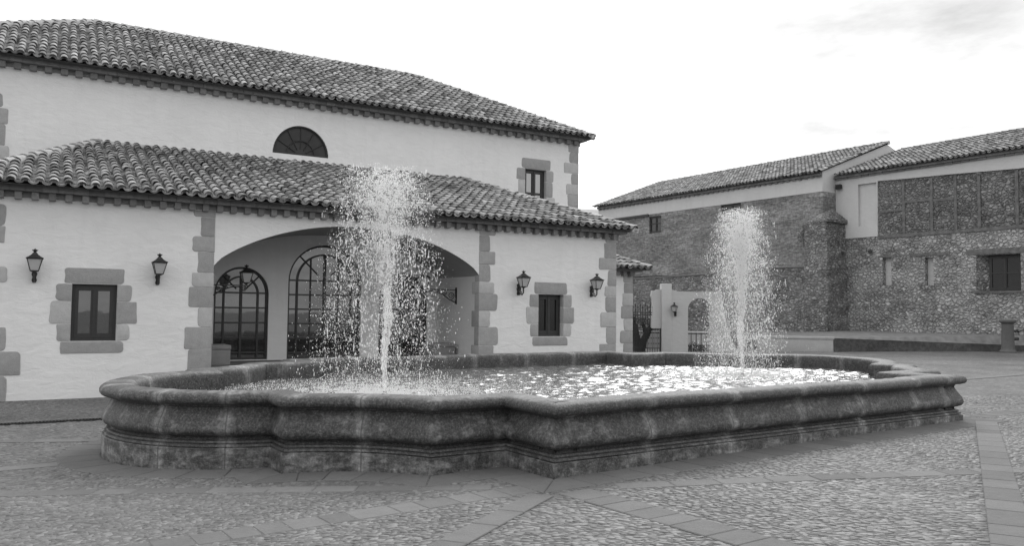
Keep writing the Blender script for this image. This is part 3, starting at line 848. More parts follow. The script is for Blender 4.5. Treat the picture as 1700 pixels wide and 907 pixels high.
# ------------------------------------------------------------------ fountain
def fountain_outline(step=.075):
    """plan in fountain axes (a along, b towards the camera), counter-clockwise quarter by quarter; corners flagged"""
    ac_, r_, a1, b1, a2, b2, a3, b4 = 5.50, 1.80, 5.92, 2.185, 4.767, 3.22, 3.873, 4.076
    quad = []     # from tip of right lobe (a>0,b=0) to middle of the near long side (0,b4)
    ang = math.acos((a1-ac_)/r_)
    n = int(r_*ang/step)
    quad += [(ac_+r_*math.cos(ang*i/n), r_*math.sin(ang*i/n), 0) for i in range(n)]
    quad.append((a1, r_*math.sin(ang), 1))
    quad.append((a1, b1, 1))
    ch = math.hypot(a1-a2, b2-b1); sg = .17; Rr = (ch*ch/4+sg*sg)/(2*sg); n = int(ch/step)
    mx, my = (a1+a2)/2, (b1+b2)/2; nx, ny = (b2-b1)/ch, (a1-a2)/ch   # outward
    for i in range(1, n):
        f_ = i/n; q_ = (f_-.5)*ch; dip = math.sqrt(Rr*Rr-q_*q_)-(Rr-sg)
        quad.append((a1+(a2-a1)*f_-nx*dip, b1+(b2-b1)*f_-ny*dip, 0))
    quad.append((a2, b2, 1))
    def seg(p, q):
        n_ = max(1, int(math.hypot(q[0]-p[0], q[1]-p[1])/step))
        return [(p[0]+(q[0]-p[0])*i/n_, p[1]+(q[1]-p[1])*i/n_, 0) for i in range(1, n_)]
    quad += seg((a2, b2), (a3, b2)); quad.append((a3, b2, 1))
    quad += seg((a3, b2), (a3, b4)); quad.append((a3, b4, 1))
    quad += seg((a3, b4), (0, b4)); mid = (0, b4, 0)
    q2 = quad + [mid]
    left = [(-a, b, c) for (a, b, c) in quad[::-1]]           # to left tip
    top = q2 + left                                            # right tip -> left tip over b>0
    bot = [(-a, -b, c) for (a, b, c) in top[:-1]]
    return top[:-1] + bot
OUT = fountain_outline()
def offset_outline(o, pts=OUT):
    n = len(pts); res = []
    for i in range(n):
        p0, p, p1 = pts[i-1], pts[i], pts[(i+1) % n]
        e0 = Vector((p[0]-p0[0], p[1]-p0[1])).normalized(); e1 = Vector((p1[0]-p[0], p1[1]-p[1])).normalized()
        n0 = Vector((e0.y, -e0.x)); n1 = Vector((e1.y, -e1.x))
        m = (n0+n1)/(1+max(-.5, n0.dot(n1)))
        res.append((p[0]+m.x*o, p[1]+m.y*o))
    return res
# joints between the blocks
N_ = len(OUT); per = [0.0]
for i in range(1, N_): per.append(per[-1]+math.hypot(OUT[i][0]-OUT[i-1][0], OUT[i][1]-OUT[i-1][1]))
TOT = per[-1]+math.hypot(OUT[0][0]-OUT[-1][0], OUT[0][1]-OUT[-1][1])
cor_u = [per[i] for i in range(N_) if OUT[i][2]]
joints = []
prev = cor_u[-1]-TOT
for cu in cor_u:
    L_ = cu-prev
    if L_ > 1.0:
        k = max(1, round(L_/1.22))
        joints += [prev+L_*(j+.5)/k if k < 3 else prev+L_*j/k+(.0 if j else .45) for j in range(k)]
    prev = cu
joints = sorted((j % TOT) for j in joints)
jidx = sorted(set(min(range(N_), key=lambda i: abs(per[i]-j)) for j in joints))
PROF = [(0,-.30), (0,-.1), (0,.05), (0,.176), (-.006,.182), (-.034,.185), (-.034,.193), (-.012,.196), (-.016,.219), (-.05,.223), (-.05,.231), (-.034,.234), (-.040,.254), (-.08,.26), (-.102,.284),
        (-.100,.290), (-.078,.294), (-.045,.303), (-.012,.320), (.008,.345), (.016,.375), (.010,.41), (-.006,.45), (-.030,.495), (-.055,.54), (-.076,.578), (-.090,.606),
        (-.082,.611), (-.066,.618), (-.066,.630), (-.05,.638), (-.008,.640), (.030,.654), (.048,.682), (.05,.712), (.036,.74), (.004,.761), (-.04,.771), (-.12,.775), (-.22,.774),
        (-.29,.766), (-.325,.745), (-.345,.71), (-.350,.66), (-.350,.57), (-.350,.46), (-.350,.2)]
mbv = []; pu_, pz_, jd_ = [], [], []
rngf = random.Random(21)
wobble = [rngf.uniform(-.004, .004) for _ in range(N_)]
blk = [sum(1 for j in jidx if j < i) for i in range(N_)]      # which block each section belongs to
bo_ = [rngf.uniform(-.008, .006) for _ in range(len(jidx)+1)]; bz_ = [rngf.uniform(-.006, .006) for _ in range(len(jidx)+1)]
bo_[-1] = bo_[0]; bz_[-1] = bz_[0]
for (o, z) in PROF:
    ring = offset_outline(o); ring_b = offset_outline(o+.01)
    for i, (a, b) in enumerate(ring):
        zz = z + (.004*math.sin(per[i]*2.1)+wobble[i]*.6 if z > .6 else 0)
        if z > .19:
            k_ = bo_[blk[i]]/.01; a += (ring_b[i][0]-a)*k_; b += (ring_b[i][1]-b)*k_
            if z > .6: zz += bz_[blk[i]]
        mbv.append((a, -b, zz)); pu_.append(per[i]); pz_.append(z if o > -.3 else .78+(.775-z)*.3)
        jd_.append(min(min(abs(per[i]-per[j]), TOT-abs(per[i]-per[j])) for j in jidx))
fs = []
for k in range(len(PROF)-1):
    for i in range(N_):
        j = (i+1) % N_
        fs.append((k*N_+i, k*N_+j, (k+1)*N_+j, (k+1)*N_+i))
me = bpy.data.meshes.new('basin'); me.from_pydata(mbv, [], fs); me.update()
for nm, arr in (('pu', pu_), ('pz', pz_), ('jd', jd_)):
    at = me.attributes.new(nm, 'FLOAT', 'POINT'); at.data.foreach_set('value', arr)
for p in me.polygons: p.use_smooth = True
me.set_sharp_from_angle(angle=math.radians(38))
basin = obj('fountain_basin', me, M['basin']); basin.location = FNT_O; basin.rotation_euler = (0, 0, FNT_A)
tag(basin, 'large weathered stone fountain basin with moulded rim and rounded ends', 'fountain')

# water
WZ = .497; JET = [(-3.755, 0.0), (3.755, 0.0)]
inner = np.array(offset_outline(-.30))
def inside(px, py, poly):
    r_ = np.zeros(px.shape, bool); x1, y1 = poly[-1]
    for (x2, y2) in poly:
        cnd = ((y1 > py) != (y2 > py)); xi = (x2-x1)*(py-y1)/((y2-y1) if y2 != y1 else 1e-12)+x1
        r_ ^= cnd & (px < xi); x1, y1 = x2, y2
    return r_
hgr = .032
gx = np.arange(-7.4, 7.41, hgr); gy = np.arange(-4.1, 4.11, hgr)
GX, GY = np.meshgrid(gx, gy, indexing='ij')
IN_ = inside(GX, GY, inner)
rr_ = np.random.default_rng(4)
ZW = np.zeros_like(GX)
for k in range(64):
    lam = .10*10**rr_.uniform(0, .72); a_ = rr_.uniform(0, 2*PI); kx, ky = 2*PI/lam*np.cos(a_), 2*PI/lam*np.sin(a_)
    ZW += .0054*lam*np.sin(kx*GX+ky*GY+rr_.uniform(0, 6.28))
for (ja, jb), rad in zip(JET, (2.6, 1.8)):
    d_ = np.hypot(GX-ja, GY-jb); w_ = np.exp(-(d_/rad)**2)
    ZW += w_*(.006*rr_.standard_normal(GX.shape)) + .012*np.exp(-(d_/2.8)**2)*np.sin(2*PI*d_/.34)*np.clip(d_/.6, 0, 1)
idx = -np.ones(GX.shape, int); keep = IN_
idx[keep] = np.arange(keep.sum())
vs = np.stack([GX[keep], -GY[keep], WZ+ZW[keep]], 1)
ok = keep[:-1,:-1] & keep[1:,:-1] & keep[1:,1:] & keep[:-1,1:]
q4 = np.stack([idx[:-1,:-1][ok], idx[:-1,1:][ok], idx[1:,1:][ok], idx[1:,:-1][ok]], 1)
me = bpy.data.meshes.new('water'); me.from_pydata(vs.tolist(), [], q4.tolist()); me.update()
for p in me.polygons: p.use_smooth = True
wat = obj('water', me, M['water']); wat.location = FNT_O; wat.rotation_euler = (0,0,FNT_A); tag(wat, kind='structure')

# jets
def ico():
    t = (1+5**.5)/2
    v = np.array([(-1,t,0),(1,t,0),(-1,-t,0),(1,-t,0),(0,-1,t),(0,1,t),(0,-1,-t),(0,1,-t),(t,0,-1),(t,0,1),(-t,0,-1),(-t,0,1)], float); v /= np.linalg.norm(v[0])
    f = np.array([(0,11,5),(0,5,1),(0,1,7),(0,7,10),(0,10,11),(1,5,9),(5,11,4),(11,10,2),(10,7,6),(7,1,8),(3,9,4),(3,4,2),(3,2,6),(3,6,8),(3,8,9),(4,9,5),(2,4,11),(6,2,10),(8,6,7),(9,8,1)])
    return v, f
IV, IF = ico()
def big_mesh(name, V, F, smooth=True):
    me = bpy.data.meshes.new(name); nv, nf, k = len(V), len(F), F.shape[1]
    me.vertices.add(nv); me.vertices.foreach_set('co', V.astype(np.float32).ravel())
    me.loops.add(nf*k); me.loops.foreach_set('vertex_index', F.astype(np.int32).ravel())
    me.polygons.add(nf); me.polygons.foreach_set('loop_start', np.arange(0, nf*k, k, dtype=np.int32))
    me.polygons.foreach_set('loop_total', np.full(nf, k, np.int32))
    me.update(calc_edges=True)
    if smooth: me.polygons.foreach_set('use_smooth', np.ones(nf, bool))
    me.validate()
    return me
def drops(P, S):
    n_ = len(P); V = IV[None]*S[:, None, :] + P[:, None, :]
    F = IF[None]+(np.arange(n_)*12)[:, None, None]
    return V.reshape(-1, 3), F.reshape(-1, 3)
def jet(name, label, ja, jb, H, sv, n_up, n_dn, tilt, seed, plume, nsp, spr):
    g_ = np.random.default_rng(seed)
    root = thing(name, label, 'water jet', FP(ja, -jb, WZ), FNT_A, 'jets of the fountain')
    # solid stream: rises, wanders and thickens before it breaks
    col = MB(); pts = []; rad = []
    hc = H*.50
    for i in range(64):
        f_ = i/63; z = hc*f_
        wx = .05*f_*math.sin(7*f_+seed)+tilt[0]*f_*.5; wy = .05*f_*math.cos(5*f_+seed*2)+tilt[1]*f_*.5
        lump = abs(math.sin(16*f_+seed))*.5+abs(math.sin(41*f_+1.3*seed))*.5
        pts.append((wx, wy, z-.05)); rad.append((.020+.038*min(1, f_*1.7))*(.55+.75*lump)*(1 if f_ < .8 else (1-f_)/.2*.8+.2))
    col.tube(pts, rad, 12); col.build('stream', M['column'], root, 60)
    nz = MB(); nz.lathe([(.06, -.12), (.06, .0), (.05, .018), (.03, .02), (.028, .03)], 12); nz.build('nozzle', M['iron'], root, 40)
    gq = 9.81
    Ps, Ss = [], []
    def fly(n_, up, med):
        m_ = max(1, n_//(16 if up else 7)); par = g_.integers(0, m_, n_)        # drops travel in torn parcels
        h_ = np.clip(H*(1-np.abs(g_.normal(0, plume, m_))), .3*H, 1.07*H)[par]; v0 = np.sqrt(2*gq*h_)
        th = g_.uniform(0, 2*PI, m_)[par]+g_.normal(0, .06, n_); sp = (sv*g_.uniform(0, 1, m_)**.62*(1+np.abs(g_.normal(0, .22, m_))))[par]*(1+g_.normal(0, .05, n_))
        tup = v0/gq
        if up: f_ = g_.uniform(.10, 1.0, m_)**.62
        else: f_ = 1+g_.uniform(0, 1.0, m_)
        t_ = np.maximum(.02, tup*(f_[par]+g_.normal(0, .022, n_)))
        z = v0*t_-.5*gq*t_*t_
        tb = np.maximum(0, t_-.16*tup)
        x = sp*np.cos(th)*tb+tilt[0]*np.minimum(1.2, t_/tup)+g_.normal(0, .014, n_); y = sp*np.sin(th)*tb+tilt[1]*np.minimum(1.2, t_/tup)+g_.normal(0, .014, n_)
        vz = np.abs(v0-gq*t_)
        ok_ = z > .02
        r_ = np.clip(g_.lognormal(math.log(med), .5, n_), med*.5, .0095)
        S_ = np.stack([r_*g_.uniform(.7, 1.1, n_), r_*g_.uniform(.7, 1.1, n_), r_*(1+.22*vz*g_.uniform(.4, 1.2, n_))], 1)
        rope = (g_.uniform(0, 1, n_) < (.10 if up else .05)) & (med > .003)
        S_[rope, 2] *= g_.uniform(2.5, 6, rope.sum()); S_[rope, :2] *= .8
        return np.stack([x, y, z], 1)[ok_], S_[ok_]
    for up, n_ in ((True, n_up), (False, int(n_dn*1.25))):
        p_, s_ = fly(n_, up, .0035); Ps.append(p_); Ss.append(s_)
    fine = [fly(int(n_up*.6), True, .0023), fly(int(n_dn*1.8), False, .0023)]
    # splashes on the pool
    k = nsp; th = g_.uniform(0, 2*PI, k); rd = np.abs(g_.normal(0, spr, k))+g_.uniform(0, .3, k)
    z = g_.exponential(.012, k); r_ = np.clip(g_.lognormal(math.log(.0045), .4, k), .002, .010)
    px_, py_ = rd*np.cos(th)+tilt[0], rd*np.sin(th)+tilt[1]
    kin = inside(px_+ja, -py_+jb, inner)
    Ps.append(np.stack([px_, py_, z], 1)[kin]); Ss.append(np.stack([r_, r_, r_*.8], 1)[kin])
    V, F = drops(np.concatenate(Ps), np.concatenate(Ss))
    sp_ = obj('spray', big_mesh('spray', V, F), M['spray'], root); tag(sp_, kind='stuff')
    P_ = np.concatenate([f[0] for f in fine]); S_ = np.concatenate([f[1] for f in fine])
    OV = np.array([(1,0,0),(-1,0,0),(0,1,0),(0,-1,0),(0,0,1),(0,0,-1)], float); OF = np.array([(0,2,4),(2,1,4),(1,3,4),(3,0,4),(2,0,5),(1,2,5),(3,1,5),(0,3,5)])
    V = (OV[None]*S_[:, None, :]+P_[:, None, :]).reshape(-1, 3); F = (OF[None]+(np.arange(len(P_))*6)[:, None, None]).reshape(-1, 3)
    tag(obj('fine_spray', big_mesh('fine_spray', V, F), M['spray'], root), kind='stuff')
jet('water_jet', 'tall wide bursting water jet in front of the porch arch', *JET[0], 3.22, .64, 7500, 11000, (-.06, .02), 3, .13, 40000, 1.5)
jet('water_jet', 'narrow cone-shaped water jet in front of the dark brick building', *JET[1], 3.24, .50, 8500, 17000, (-.05, .0), 8, .17, 14000, .95)

# ------------------------------------------------------------------ ground, paving
ax = sorted(set(list(np.arange(-30, 45, 1.0)) + [-900, -600, -300, -150, -80, -50, 60, 90, 150, 300, 600, 900]))
ay = sorted(set(list(np.arange(-10, 60, 1.0)) + [-900, -600, -300, -150, -60, -30, 75, 100, 150, 300, 600, 900]))
vs = [(x, y, float(gz(x, y))) for x in ax for y in ay]; ny_ = len(ay)
fs = [(i*ny_+j, (i+1)*ny_+j, (i+1)*ny_+j+1, i*ny_+j+1) for i in range(len(ax)-1) for j in range(ny_-1)]
me = bpy.data.meshes.new('ground'); me.from_pydata(vs, [], fs); me.update()
tag(obj('ground', me, M['ground']), kind='structure')

def ab(a, b):
    p = FP(a, -b); return p.x, p.y
bands = []   # polygons in plan (world xy) to keep pebbles out
def slab_poly(mb, pts, zoff, gap=.006):
    c_ = np.mean(np.array(pts), 0); P = [c_+(np.array(p)-c_)*(1-gap/max(.05, np.linalg.norm(np.array(p)-c_))) for p in pts]
    n_ = len(P); bv = .012
    T = [c_+(p-c_)*(1-bv/max(.05, np.linalg.norm(p-c_))) for p in P]
    z = [float(gz(p[0], p[1]))+zoff for p in P]
    vs_ = [(p[0], p[1], z[i]-.03) for i, p in enumerate(P)]+[(p[0], p[1], z[i]-.006) for i, p in enumerate(P)]+[(p[0], p[1], z[i]) for i, p in enumerate(T)]
    fs_ = [(i, (i+1) % n_, n_+(i+1) % n_, n_+i) for i in range(n_)]+[(n_+i, n_+(i+1) % n_, 2*n_+(i+1) % n_, 2*n_+i) for i in range(n_)]+[tuple(2*n_+i for i in range(n_))]
    mb.add(vs_, fs_)
R3 = random.Random(12)
def band(path, w, zoff, mb, ln=.5):
    for (p, q) in zip(path[:-1], path[1:]):
        p, q = np.array(p, float), np.array(q, float); L_ = np.linalg.norm(q-p); t_ = (q-p)/L_; n_ = np.array([-t_[1], t_[0]])
        bands.append([p+n_*w/2, q+n_*w/2, q-n_*w/2, p-n_*w/2])
        s_ = 0
        while s_ < L_-.05:
            e_ = min(L_, s_+ln*R3.uniform(.7, 1.35)); e_ = L_ if L_-e_ < .15 else e_
            sk = .06*R3.uniform(-1, 1)
            slab_poly(mb, [p+t_*s_+n_*w/2, p+t_*(s_+0)-n_*w/2, p+t_*(e_)-n_*w/2, p+t_*e_+n_*w/2], zoff+R3.uniform(-.001, .001))
            s_ = e_
paths = [([(-4.3, 4.275), (-13, 4.275)], .32, .30), ([(4.45, 4.0), (14, 3.9)], .32, .4), ([(-4.06, 4.62), (-4.05, 9.5)], .37, .30),
         ([(-4.38, 4.57), (-11, 8.62)], .24, .5), ([(3.95, 4.37), (-4.5, 8.60)], .29, .42), ([(-10.5, .35), (-7.3, 2.2), (-4.55, 4.02)], .25, .5), ([(-3.6, 4.68), (.3, 6.43), (5.5, 8.9)], .25, .5),
         ([(-7.75, .2), (-15, .2)], .26, .5), ([(-13, -4.6), (-7.15, -1.45)], .25, .5), ([(7.75, 0), (17, 0)], .3, .5), ([(5.3, 3.0), (14, 7.4)], .25, .5), ([(6.9, -1.5), (15, -5.6)], .25, .5), ([(4.1, -4.6), (4.1, -9)], .3, .5)]
mbs = MB()
for i, (pth, w_, ln_) in enumerate(paths):
    band([ab(*p) for p in pth], w_, .005+.0025*(i % 5), mbs, ln_)
tag(mbs.build('paving_band', M['slab']), kind='structure')
ringp = MB(); o0 = offset_outline(.0); o1 = offset_outline(.46); i = 0
ring_poly = [np.array(ab(*p)) for p in offset_outline(.40)]
while i < N_:
    j = i+1
    while j < N_ and per[j]-per[i] < .32 and not OUT[j][2]: j += 1
    A_ = [ab(*o0[k % N_]) for k in range(i, j+1)]; B_ = [ab(*o1[k % N_]) for k in range(i, j+1)]
    slab_poly(ringp, A_+B_[::-1], .010)
    i = j
tag(ringp.build('fountain_paving', M['slab_wet']), kind='structure')

# pebbles, set one by one in the mortar
def pebbles():
    g_ = np.random.default_rng(9); pts = []
    sp_ = .064
    xs = np.arange(-11, 16, sp_); ys = np.arange(4.6, 19, sp_*.8)
    X, Y = np.meshgrid(xs, ys); X = X.ravel(); Y = Y.ravel()
    X = X+g_.uniform(-.026, .026, X.size); Y = Y+g_.uniform(-.02, .02, Y.size)
    m_ = (np.abs(X)/Y < .70) & (Y > 4.8)
    far = (X > 0) & (Y > 16)
    m_ &= ~far
    # not under the house
    ox, oy = X-HOUSE_O[0], Y-HOUSE_O[1]; yl = -ox*math.sin(HOUSE_A)+oy*math.cos(HOUSE_A)
    m_ &= yl < -.15
    X, Y = X[m_], Y[m_]
    m_ = ~inside(X, Y, [tuple(p) for p in ring_poly])
    for b_ in bands: m_ &= ~inside(X, Y, [tuple(p) for p in b_])
    X, Y = X[m_], Y[m_]
    # behind the basin nothing shows
    ca, sa = math.cos(FNT_A), math.sin(FNT_A); dx, dy = X-FNT_O[0], Y-FNT_O[1]; bb = dx*sa-dy*ca; aa = dx*ca+dy*sa
    m_ = ~((bb < -1) & (aa > -5.5) & (aa < 6.5)); X, Y = X[m_], Y[m_]
    n_ = len(X)
    ang = .5+1.1*np.sin(X*.55+.3)*np.cos(Y*.45)+g_.normal(0, .35, n_)
    la = g_.uniform(.026, .05, n_); lb = la*g_.uniform(.4, .75, n_); hh = g_.uniform(.004, .012, n_)
    K_ = 7; rings = [(1.0, 0.0), (.86, .55), (.5, .9)]
    base = []
    for (rr, zz) in rings:
        for k in range(K_): base.append((rr*math.cos(2*PI*k/K_), rr*math.sin(2*PI*k/K_), zz))
    base.append((0, 0, 1)); base = np.array(base); nb = len(base)
    ca_, sa_ = np.cos(ang), np.sin(ang)
    bx = base[None, :, 0]*la[:, None]*g_.uniform(.9, 1.12, (n_, nb)); by = base[None, :, 1]*lb[:, None]*g_.uniform(.9, 1.12, (n_, nb))
    VX = X[:, None]+bx*ca_[:, None]-by*sa_[:, None]; VY = Y[:, None]+bx*sa_[:, None]+by*ca_[:, None]
    VZ = gz(X, Y)[:, None]-.002+base[None, :, 2]*hh[:, None]+bx*g_.uniform(-.07, .07, n_)[:, None]
    V = np.stack([VX, VY, VZ], 2).reshape(-1, 3)
    f_ = []
    for r_ in range(2):
        for k in range(K_):
            a, b = r_*K_+k, r_*K_+(k+1) % K_
            f_ += [(a, b, b+K_), (a, b+K_, a+K_)]
    for k in range(K_): f_.append((2*K_+k, 2*K_+(k+1) % K_, nb-1))
    f_ = np.array(f_); F = (f_[None]+(np.arange(n_)*nb)[:, None, None]).reshape(-1, 3)
    return big_mesh('cobblestones', V, F), n_
me, npeb = pebbles()
tag(obj('cobblestones', me, M['pebble']), kind='stuff')

# drain slot along the house
P0, P1 = Vector((-9.5, 10.9, 0)), Vector((-6.0, 12.92, 0)); t_ = (P1-P0).normalized(); n_ = Vector((-t_.y, t_.x, 0)); L_ = (P1-P0).length
d_ = thing('drain_channel', 'narrow dark iron drain grating set in the paving left of the fountain', 'drain', (P0.x, P0.y, float(gz(P0.x, P0.y))+.022), math.atan2(t_.y, t_.x))
zs_ = float(gz(P1.x, P1.y)-gz(P0.x, P0.y))
fr = MB()
for y_ in (-.055, .045): fr.box(0, L_, y_, y_+.01, -.03, .004)
fr.build('frame', M['iron'], d_)
br_ = MB(); k = 0.0
while k < L_-.03: br_.box(k, k+.02, -.045, .045, -.03, .0); k += .045
o_ = br_.build('grating', M['iron'], d_)
d_.rotation_euler = (0, -math.atan2(zs_, L_), math.atan2(t_.y, t_.x))

# ------------------------------------------------------------------ brick building at the back right
R4 = random.Random(8)
kh = thing('brick_building', 'long dark brick building with white band under a low tiled gable roof', 'building', K_O, K_A)
KL = -19.1; KD = 13.0
def k_wall(z0, z1, y, mat, name, holes=()):
    m_ = MB(); m_.wall([(KL, z0), (0, z0), (0, z1), (KL, z1)], holes, y, .3, .3, back_outer=False)
    m_.add([(0, y, z0), (0, KD, z0), (0, KD, z1), (0, y, z1)], [(0,1,2,3)])
    m_.add([(KL, y, z0), (KL, KD, z0), (KL, KD, z1), (KL, y, z1)], [(3,2,1,0)])
    m_.build(name, M[mat], kh)
W1 = (-13.75, -12.55, 7.28, 8.45); W2 = (-7.3, -5.7, 7.85, 8.60)
k_wall(4.3, 8.62, 0, 'brick', 'brick_wall', [[(w[0], w[2]), (w[0], w[3]), (w[1], w[3]), (w[1], w[2])] for w in (W1, W2)])
mb = MB(); zt = 9.75
mb.add([(KL-.01, -.03, 8.62), (.01, -.03, 8.62), (.01, -.03, zt), (KL-.01, -.03, zt)], [(0,1,2,3)])
mb.add([(KL-.01, -.03, 8.621), (.01, -.03, 8.621), (.01, .3, 8.621), (KL-.01, .3, 8.621)], [(3,2,1,0)])
mb.add([(.01, -.03, 8.62), (.01, KD, 8.62), (.01, KD, zt), (.01, 6.5, 12.1), (.01, -.03, zt)], [(0,1,2,3,4)])
mb.add([(KL-.01, -.03, 8.62), (KL-.01, KD, 8.62), (KL-.01, KD, zt), (KL-.01, 6.5, 12.1), (KL-.01, -.03, zt)], [(4,3,2,1,0)])
mb.build('plaster_band', M['band_plaster'], kh)
mb = MB(); mb.wall([(KL, -.3), (-.55, -.3), (-.55, 4.42), (-3.5, 4.46), (-8, 4.25), (-15.4, 4.12), (KL, 4.1)], (), -.16, .17)
mb.build('rubble_base', M['rubble_dark'], kh)
mb = MB(); lp = [(-.56, 4.42), (-3.5, 4.46), (-8, 4.25), (-15.4, 4.12), (KL, 4.1)]; mb.tube([(x, -.15, z) for x, z in lp], .06, 6); mb.build('ledge', M['cornice'], kh, 60)
window_frame(*W1, .12, kh, rail=7.95, pane='dark_pane'); window_frame(*W2, .12, kh, pane='dark_pane')
mb = MB(); mb.box(KL+.3, -13.75, -.10, .02, 8.50, 8.66); mb.build('recess_shadow_strip', M['frame'], kh)  # dark strip standing in for the shadowed recess under the white band
r = MB(); beds = MB(); zt0 = 9.66; ztop = 12.18; EY = -.4; RY = 6.5; sl = (ztop-zt0)/(RY-EY); Lr = math.hypot(RY-EY, ztop-zt0); EL, ER = KL-.25, .14
q = tile_roof(r, (EL, EY, zt0), (1,0,0), (0,1,sl), [(0,0), (ER-EL, 0), (ER-EL, Lr), (0, Lr)], R4, pitch=.26, r=.1, course=.38, wob=.012); beds.add(q, [(0,1,2,3)])
q = tile_roof(r, (ER-.2, KD+.4, zt0), (-1,0,0), (0,-1,sl), [(0,0), (ER-EL-.2, 0), (ER-EL-.2, Lr), (0, Lr)], R4, pitch=.6, r=.24, course=1.4); beds.add(q, [(0,1,2,3)])
ro = r.build('roof', M['tile_far'], kh, 50); beds.build('roof_bed', M['under'], ro)
h = MB(); hb = MB()
for P, Q in (((EL, RY, ztop), (ER, RY, ztop)), ((ER-.08, EY, zt0), (ER-.08, RY, ztop)), ((EL+.08, EY, zt0), (EL+.08, RY, ztop))):
    hip_tiles(h, P, Q, R4, .13)
    if P[1] == RY: hip_bed(hb, P, Q, .14)
h.build('ridge_tiles', M['tile_far'], ro, 50); hb.build('ridge_mortar', M['mortar'], ro)
c = MB(); cornice_run(c, (KL, -.03, 0), (1,0,0), (0,1,0), -KL, 9.42, R4, pitch=.4, dent=.2, h0=.10, h1=.10, out0=.10, out1=.2); c.build('cornice', M['cornice'], kh)
# stone pier at the corner
pier = thing('stone_buttress', 'tall rough stone buttress with sloped cap at the brick building corner', 'buttress', K_O, K_A)
mb = MB(); n_ = 14; x0, x1, y0, y1 = -.75, .56, -.55, 1.25
vs = []; fs = []
for i in range(n_+1):
    z = -.3+(6.9+.3)*i/n_
    e = .30*(1-i/n_)**2
    for (x, y) in ((x0-e, y0-e), (x1+e, y0-e), (x1+e, y1), (x0-e, y1)):
        vs.append((x+R4.uniform(-.08, .08), y+R4.uniform(-.08, .08), z))
for i in range(n_):
    for k in range(4): fs.append((i*4+k, i*4+(k+1) % 4, i*4+4+(k+1) % 4, i*4+4+k))
mb.add(vs, fs); mb.build('shaft', M['rubble_dark'], pier)
mb = MB(); mb.add([(x0+.03, y0-.02, 6.80), (x1+.12, y0-.04, 6.84), (x1+.16, y1-.003, 6.82), (x0+.02, y1-.003, 6.82), (x0+.06, y0+.02, 6.93), (x1+.13, y0-.03, 6.98), (x1+.17, y1-.004, 7.0), (x0+.05, y1-.004, 7.02), (-.05, .0, 7.42), (.08, .7, 7.72)],
    [(3,2,1,0), (0,1,5,4), (1,2,6,5), (2,3,7,6), (3,0,4,7), (4,5,8), (5,6,9,8), (6,7,9), (7,4,8,9)]); mb.build('cap', M['rubble_dark'], pier)

# ------------------------------------------------------------------ stone building, far right
sh = thing('stone_building', 'old rubble stone building with timber-framed upper wall and tiled roof, far right', 'building', S_O, S_A)
SX = 16.0; SD = 12.0
N1 = (2.72, 3.22, 3.32, 4.80); N2 = (5.02, 5.47, 3.28, 4.70); SW = (7.55, 9.55, 2.93, 4.68)
def ho(w): return [(w[0], w[2]), (w[0], w[3]), (w[1], w[3]), (w[1], w[2])]
mb = MB(); mb.wall([(0, -.2), (SX, -.2), (SX, 5.97), (.02, 5.97)], [ho(N1), ho(N2), ho(SW)], 0, .3, .5, back_outer=False)
mb.add([(SX, 0, -.2), (SX, SD, -.2), (SX, SD, 9.5), (SX, 0, 9.5)], [(0,1,2,3)])
mb.build('rubble_wall', M['rubble'], sh)
for w_ in (N1, N2):
    mb = MB(); mb.box(w_[0]-.05, w_[1]+.05, .3, .36, w_[2]-.05, w_[3]+.05); mb.build('niche_back', M['band_plaster'], sh)
mb = MB(); mb.add([(SW[0]-.02, .02, SW[2]), (SW[0]+.44, .42, SW[2]), (SW[0]+.44, .42, SW[3]), (SW[0]-.02, .02, SW[3])], [(0,1,2,3)]); mb.box(SW[0]-.1, SW[1]+.1, .43, .5, SW[2]-.1, SW[3]+.1); mb.build('window_reveal', M['rubble_dark'], sh)
mb = MB(); mb.wall([(2.5, 5.98), (SX, 5.98), (SX, 8.62), (9.6, 8.68), (6.4, 8.84), (4.2, 8.92), (2.52, 9.0)], (), .015, .2, back_outer=False)
mb.build('framed_panel', M['infill'], sh)
BW = (1.38, 2.46, 6.6, 8.95)
mb = MB(); mb.wall([(0, 5.99), (2.49, 5.99), (2.52, 9.0), (4.2, 8.92), (6.4, 8.84), (9.6, 8.68), (SX, 8.62), (SX, 9.75), (0, 9.75)], [ho(BW)], -.05, .2, .16)
mb.box(BW[0]-.01, BW[1]+.01, .108, .14, BW[2]-.02, BW[3]+.02)
mb.build('plaster_band', M['band_plaster'], sh)
mb = MB()
mb.box(2.50, SX, -.045, .06, 5.86, 6.03)
for x in (3.95, 5.42, 6.62, 7.75, 9.45, 11.2, 13): mb.box(x-.07, x+.07, -.035, .06, 6.04, 8.6 if x > 7 else 8.78)
for (a, b, z) in ((2.55, 3.87, 7.25), (5.5, 6.54, 7.55), (4.03, 5.34, 7.62)): mb.box(a, b, -.02, .05, z, z+.12)
mb.box(4.25, 6.3, -.03, .3, 4.80, 4.95); mb.box(7.1, 10.2, -.035, .4, 4.72, 4.98); mb.box(2.5, 3.5, -.02, .3, 4.83, 4.93)
mb.build('timber_frame', M['timber'], sh)
window_frame(SW[0]+.45, SW[1]-.08, SW[2]+.02, SW[3]-.03, .34, sh, rail=3.8, pane='dark_pane')
mb = MB(); mb.box(SW[0]-.1, SW[1]+.1, -.06, .4, SW[2]-.1, SW[2]-.003); mb.build('window_sill', M['timber'], sh)
for pts_ in ([(.25, .1, 5.3), (.65, -.5, 5.15)], [(2.0, .1, 5.2), (2.12, -.18, 5.16)]):
    mb = MB(); mb.tube(pts_, .11, 8); mb.build('beam_end', M['bark'], sh, 40)
